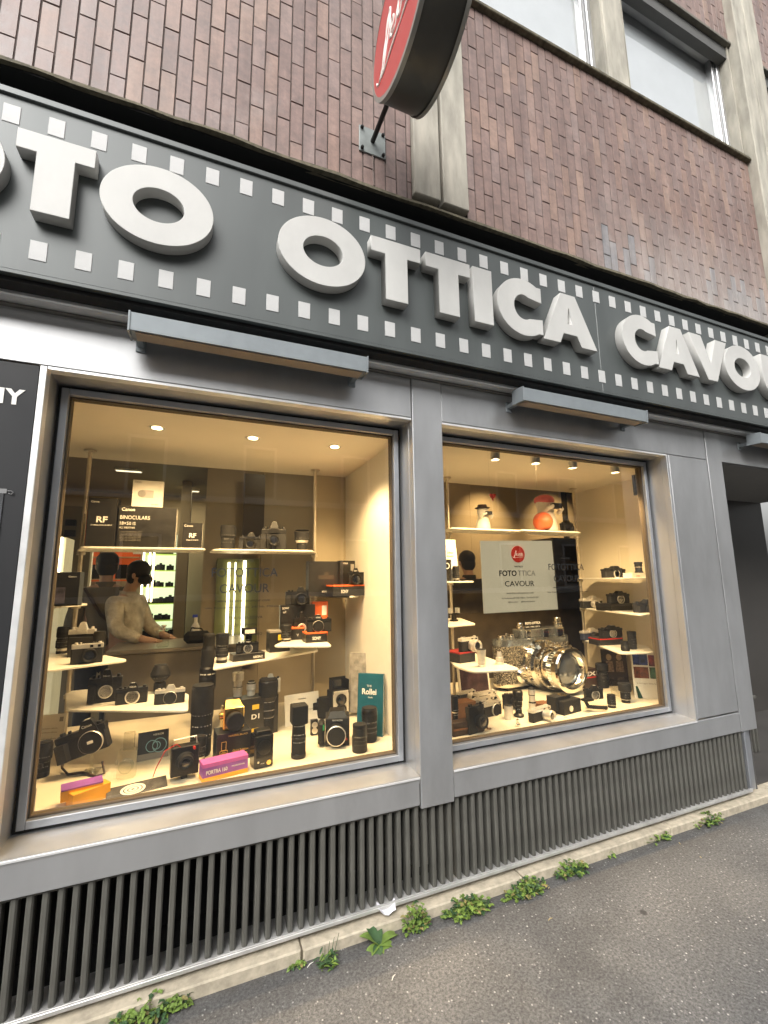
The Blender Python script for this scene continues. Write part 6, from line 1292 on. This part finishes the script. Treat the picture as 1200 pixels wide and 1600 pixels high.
# ================================================================== WEEDS AND LITTER
GW = 'weeds growing along the kerb'
def leafmb(mb, base, d, L, wd, droop=.3, k=0, seg=4, roll=0.):
    d = Vector(d).normalized(); side = d.cross(Vector((0, 0, 1)));
    if side.length < .01: side = Vector((1, 0, 0))
    side.normalize(); up = side.cross(d).normalized(); side = (side * math.cos(roll) + up * math.sin(roll)).normalized(); rows = []
    for i in range(seg + 1):
        t = i / seg; c = Vector(base) + d * L * t - Vector((0, 0, 1)) * droop * L * t * t; ww = wd * math.sin(math.pi * min(.97, t * .85 + .12)) ** .8
        rows += [tuple(c - side * ww + up * ww * .25), tuple(c), tuple(c + side * ww + up * ww * .25)]
    fs = []
    for i in range(seg):
        a = i * 3; fs += [(a, a + 1, a + 4, a + 3), (a + 1, a + 2, a + 5, a + 4)]
    mb.add(rows, fs, k, True)
def weed(label, u, v, rad, hh, n, seed, leaf=.0135, mats_=(LEAF, LEAF2, LEAF3)):
    rad *= 1.3; hh *= 1.15; n = int(n * .95)
    R = random.Random(seed); P = PZ(u, v, .0); t = thing('weed', label, 'weed', (P[0], P[1] - .0, 0), 0, GW)
    mb = MB(); st = MB()
    for i in range(n):
        a = R.uniform(0, 2 * math.pi); q = math.sqrt(R.random()) * rad; x, y = math.cos(a) * q * 1.15 + R.choice((-1, 0, 0, 0, 1)) * rad * .3, math.sin(a) * q * .55; z = R.uniform(.1, 1) ** 1.3 * hh * (1.15 - .8 * abs(x) / (rad * 1.8)) * R.uniform(.5, 1.3) + .004; z = max(z, .004)
        y = min(y, .02)
        k = R.choices((0, 1, 2), (.66, .24, .10))[0]
        c = Vector((x, y, z))
        for j in range(3):   # trefoil of rounded leaflets
            b = a + j * 2.1 + R.uniform(-.3, .3); leafmb(mb, c, (math.cos(b), math.sin(b), R.uniform(.0, .5)), leaf * R.uniform(.5, 1.45), leaf * .46, .35, k, 3, R.uniform(-.5, .5))
        if i % 3 == 0: st.tube([(x * .25, y * .25, 0), (x * .7, y * .7, z * .6), tuple(c)], .0009, 4)
    mb.build('leaves', list(mats_), t); st.build('stems', LEAF2, t); return t
weed('bright leafy weed clump at the far right end of the kerb', 1106, 1286, .085, .045, 150, 1)
weed('thin spread of clover second from the far right of the kerb', 1030, 1312, .06, .03, 70, 2)
weed('tiny sprig on the kerb edge between two clover patches', 953, 1338, .025, .02, 18, 3)
weed('round clover clump right of the kerb joint', 893, 1364, .07, .04, 150, 4)
weed('long clover clump in the middle of the kerb', 820, 1396, .075, .045, 190, 5)
weed('dense clover clump left of the middle of the kerb', 728, 1428, .075, .05, 230, 6)
weed('upright yellow green weed beside the crumpled paper', 650, 1452, .045, .075, 120, 7)
weed('low clover strip near the bottom left corner', 232, 1588, .085, .04, 200, 8)
weed('small clover sprig right of the bottom left strip', 290, 1562, .02, .02, 22, 9)
weed('sparse clover at the bottom edge of the picture', 160, 1600, .06, .03, 70, 10)
weed('little sprig below the kerb left of the spiky weed', 465, 1512, .02, .015, 14, 11)
P = PZ(592, 1478, 0); t = thing('weed', 'broad leafed dandelion like weed left of the crumpled paper', 'weed', tuple(P), 0, GW); mb = MB()
for a, e, L, k in ((200, .1, .07, 0), (150, .9, .085, 0), (115, 1.1, .09, 1), (75, .6, .09, 1), (20, .25, .115, 0), (300, .0, .06, 0), (345, .2, .06, 0), (240, .15, .05, 1)):
    a = math.radians(a); leafmb(mb, (0, 0, .004), (math.cos(a), math.sin(a), e), L, .016, .45, k, 6)
mb.build('leaves', [LEAF, LEAF2], t); MB().tube([(0, 0, 0), (.0, .0, .012)], .004, 6).build('stem', LEAF2, t); t.scale = (1.35,) * 3
P = PZ(510, 1505, 0); t = thing('weed', 'spiky dark weed with tiny flower stalks growing left of the dandelion leaves', 'weed', tuple(P), 0, GW); mb = MB(); R = random.Random(4)
for i in range(60):
    a = R.uniform(0, 6.28); leafmb(mb, (R.uniform(-.03, .03), R.uniform(-.04, .01), R.uniform(0, .035)), (math.cos(a), math.sin(a) * .6, R.uniform(0, .9)), R.uniform(.018, .04), .005, .3, R.random() < .6, 3)
mb.build('leaves', [LEAF, LEAF2], t)
for i in range(4):
    q = [(i * .01 - .01, -.01, 0), (i * .014 - .01, -.012, .04), (i * .02 - .01, -.012, .075 + .01 * i)]; MB().tube(q, .0012, 5).build('stalk', LEAF2, t)
# crumpled paper
P = PZ(614, 1446, .05); mb = MB(); R = random.Random(2); g = 5; W_ = .075; vs = []
for i in range(g):
    for j in range(g): vs.append(((i / (g - 1) - .5) * W_ * (1 + .3 * j / g), (j / (g - 1) - .5) * W_ * .5, .012 + .022 * (j / (g - 1)) + R.uniform(-.006, .006) + .02 * (i / (g - 1) - .5) ** 2 * 4))
mb.add(vs, [(i * g + j, (i + 1) * g + j, (i + 1) * g + j + 1, i * g + j + 1) for i in range(g - 1) for j in range(g - 1)], 0, False)
o = mb.build('paper_scrap', mat('scrap_paper', (.75, .74, .78), .7), loc=(P[0], .17, .045)); sl = o.modifiers.new('thickness', 'SOLIDIFY'); sl.thickness = .0008; tag(o, 'crumpled white paper scrap lying on the kerb between the weeds', 'paper')
# dead leaves, straws and cigarette ends on the pavement
DRY = mat('dry_straw', (.45, .36, .18), .8)
for i, (u, v, L, a) in enumerate(((615, 1528, .03, 40), (860, 1437, .03, 10), (1062, 1318, .02, 60), (485, 1508, .035, 30), (858, 1388, .018, 20), (1095, 1340, .012, 80), (415, 1520, .02, 0))):
    P = PZ(u, v, 0); a = math.radians(a); o = MB().tube([(-L / 2, 0, .002), (0, .002, .004), (L / 2, 0, .002)], [.0012, .0022, .0010], 5).build('straw', DRY if i % 3 else CARD, loc=(P[0], P[1], 0), rz=a)
    tag(o, ['pale straw on the asphalt below the dandelion leaves', 'white fleck of litter on the asphalt below the middle clover', 'white fleck of litter near the far right clump', 'dry straw beside the spiky weed', 'short straw close under the round clover clump', 'tiny straw on the asphalt at the right', 'dry straw by the kerb joint at the left'][i], 'litter')
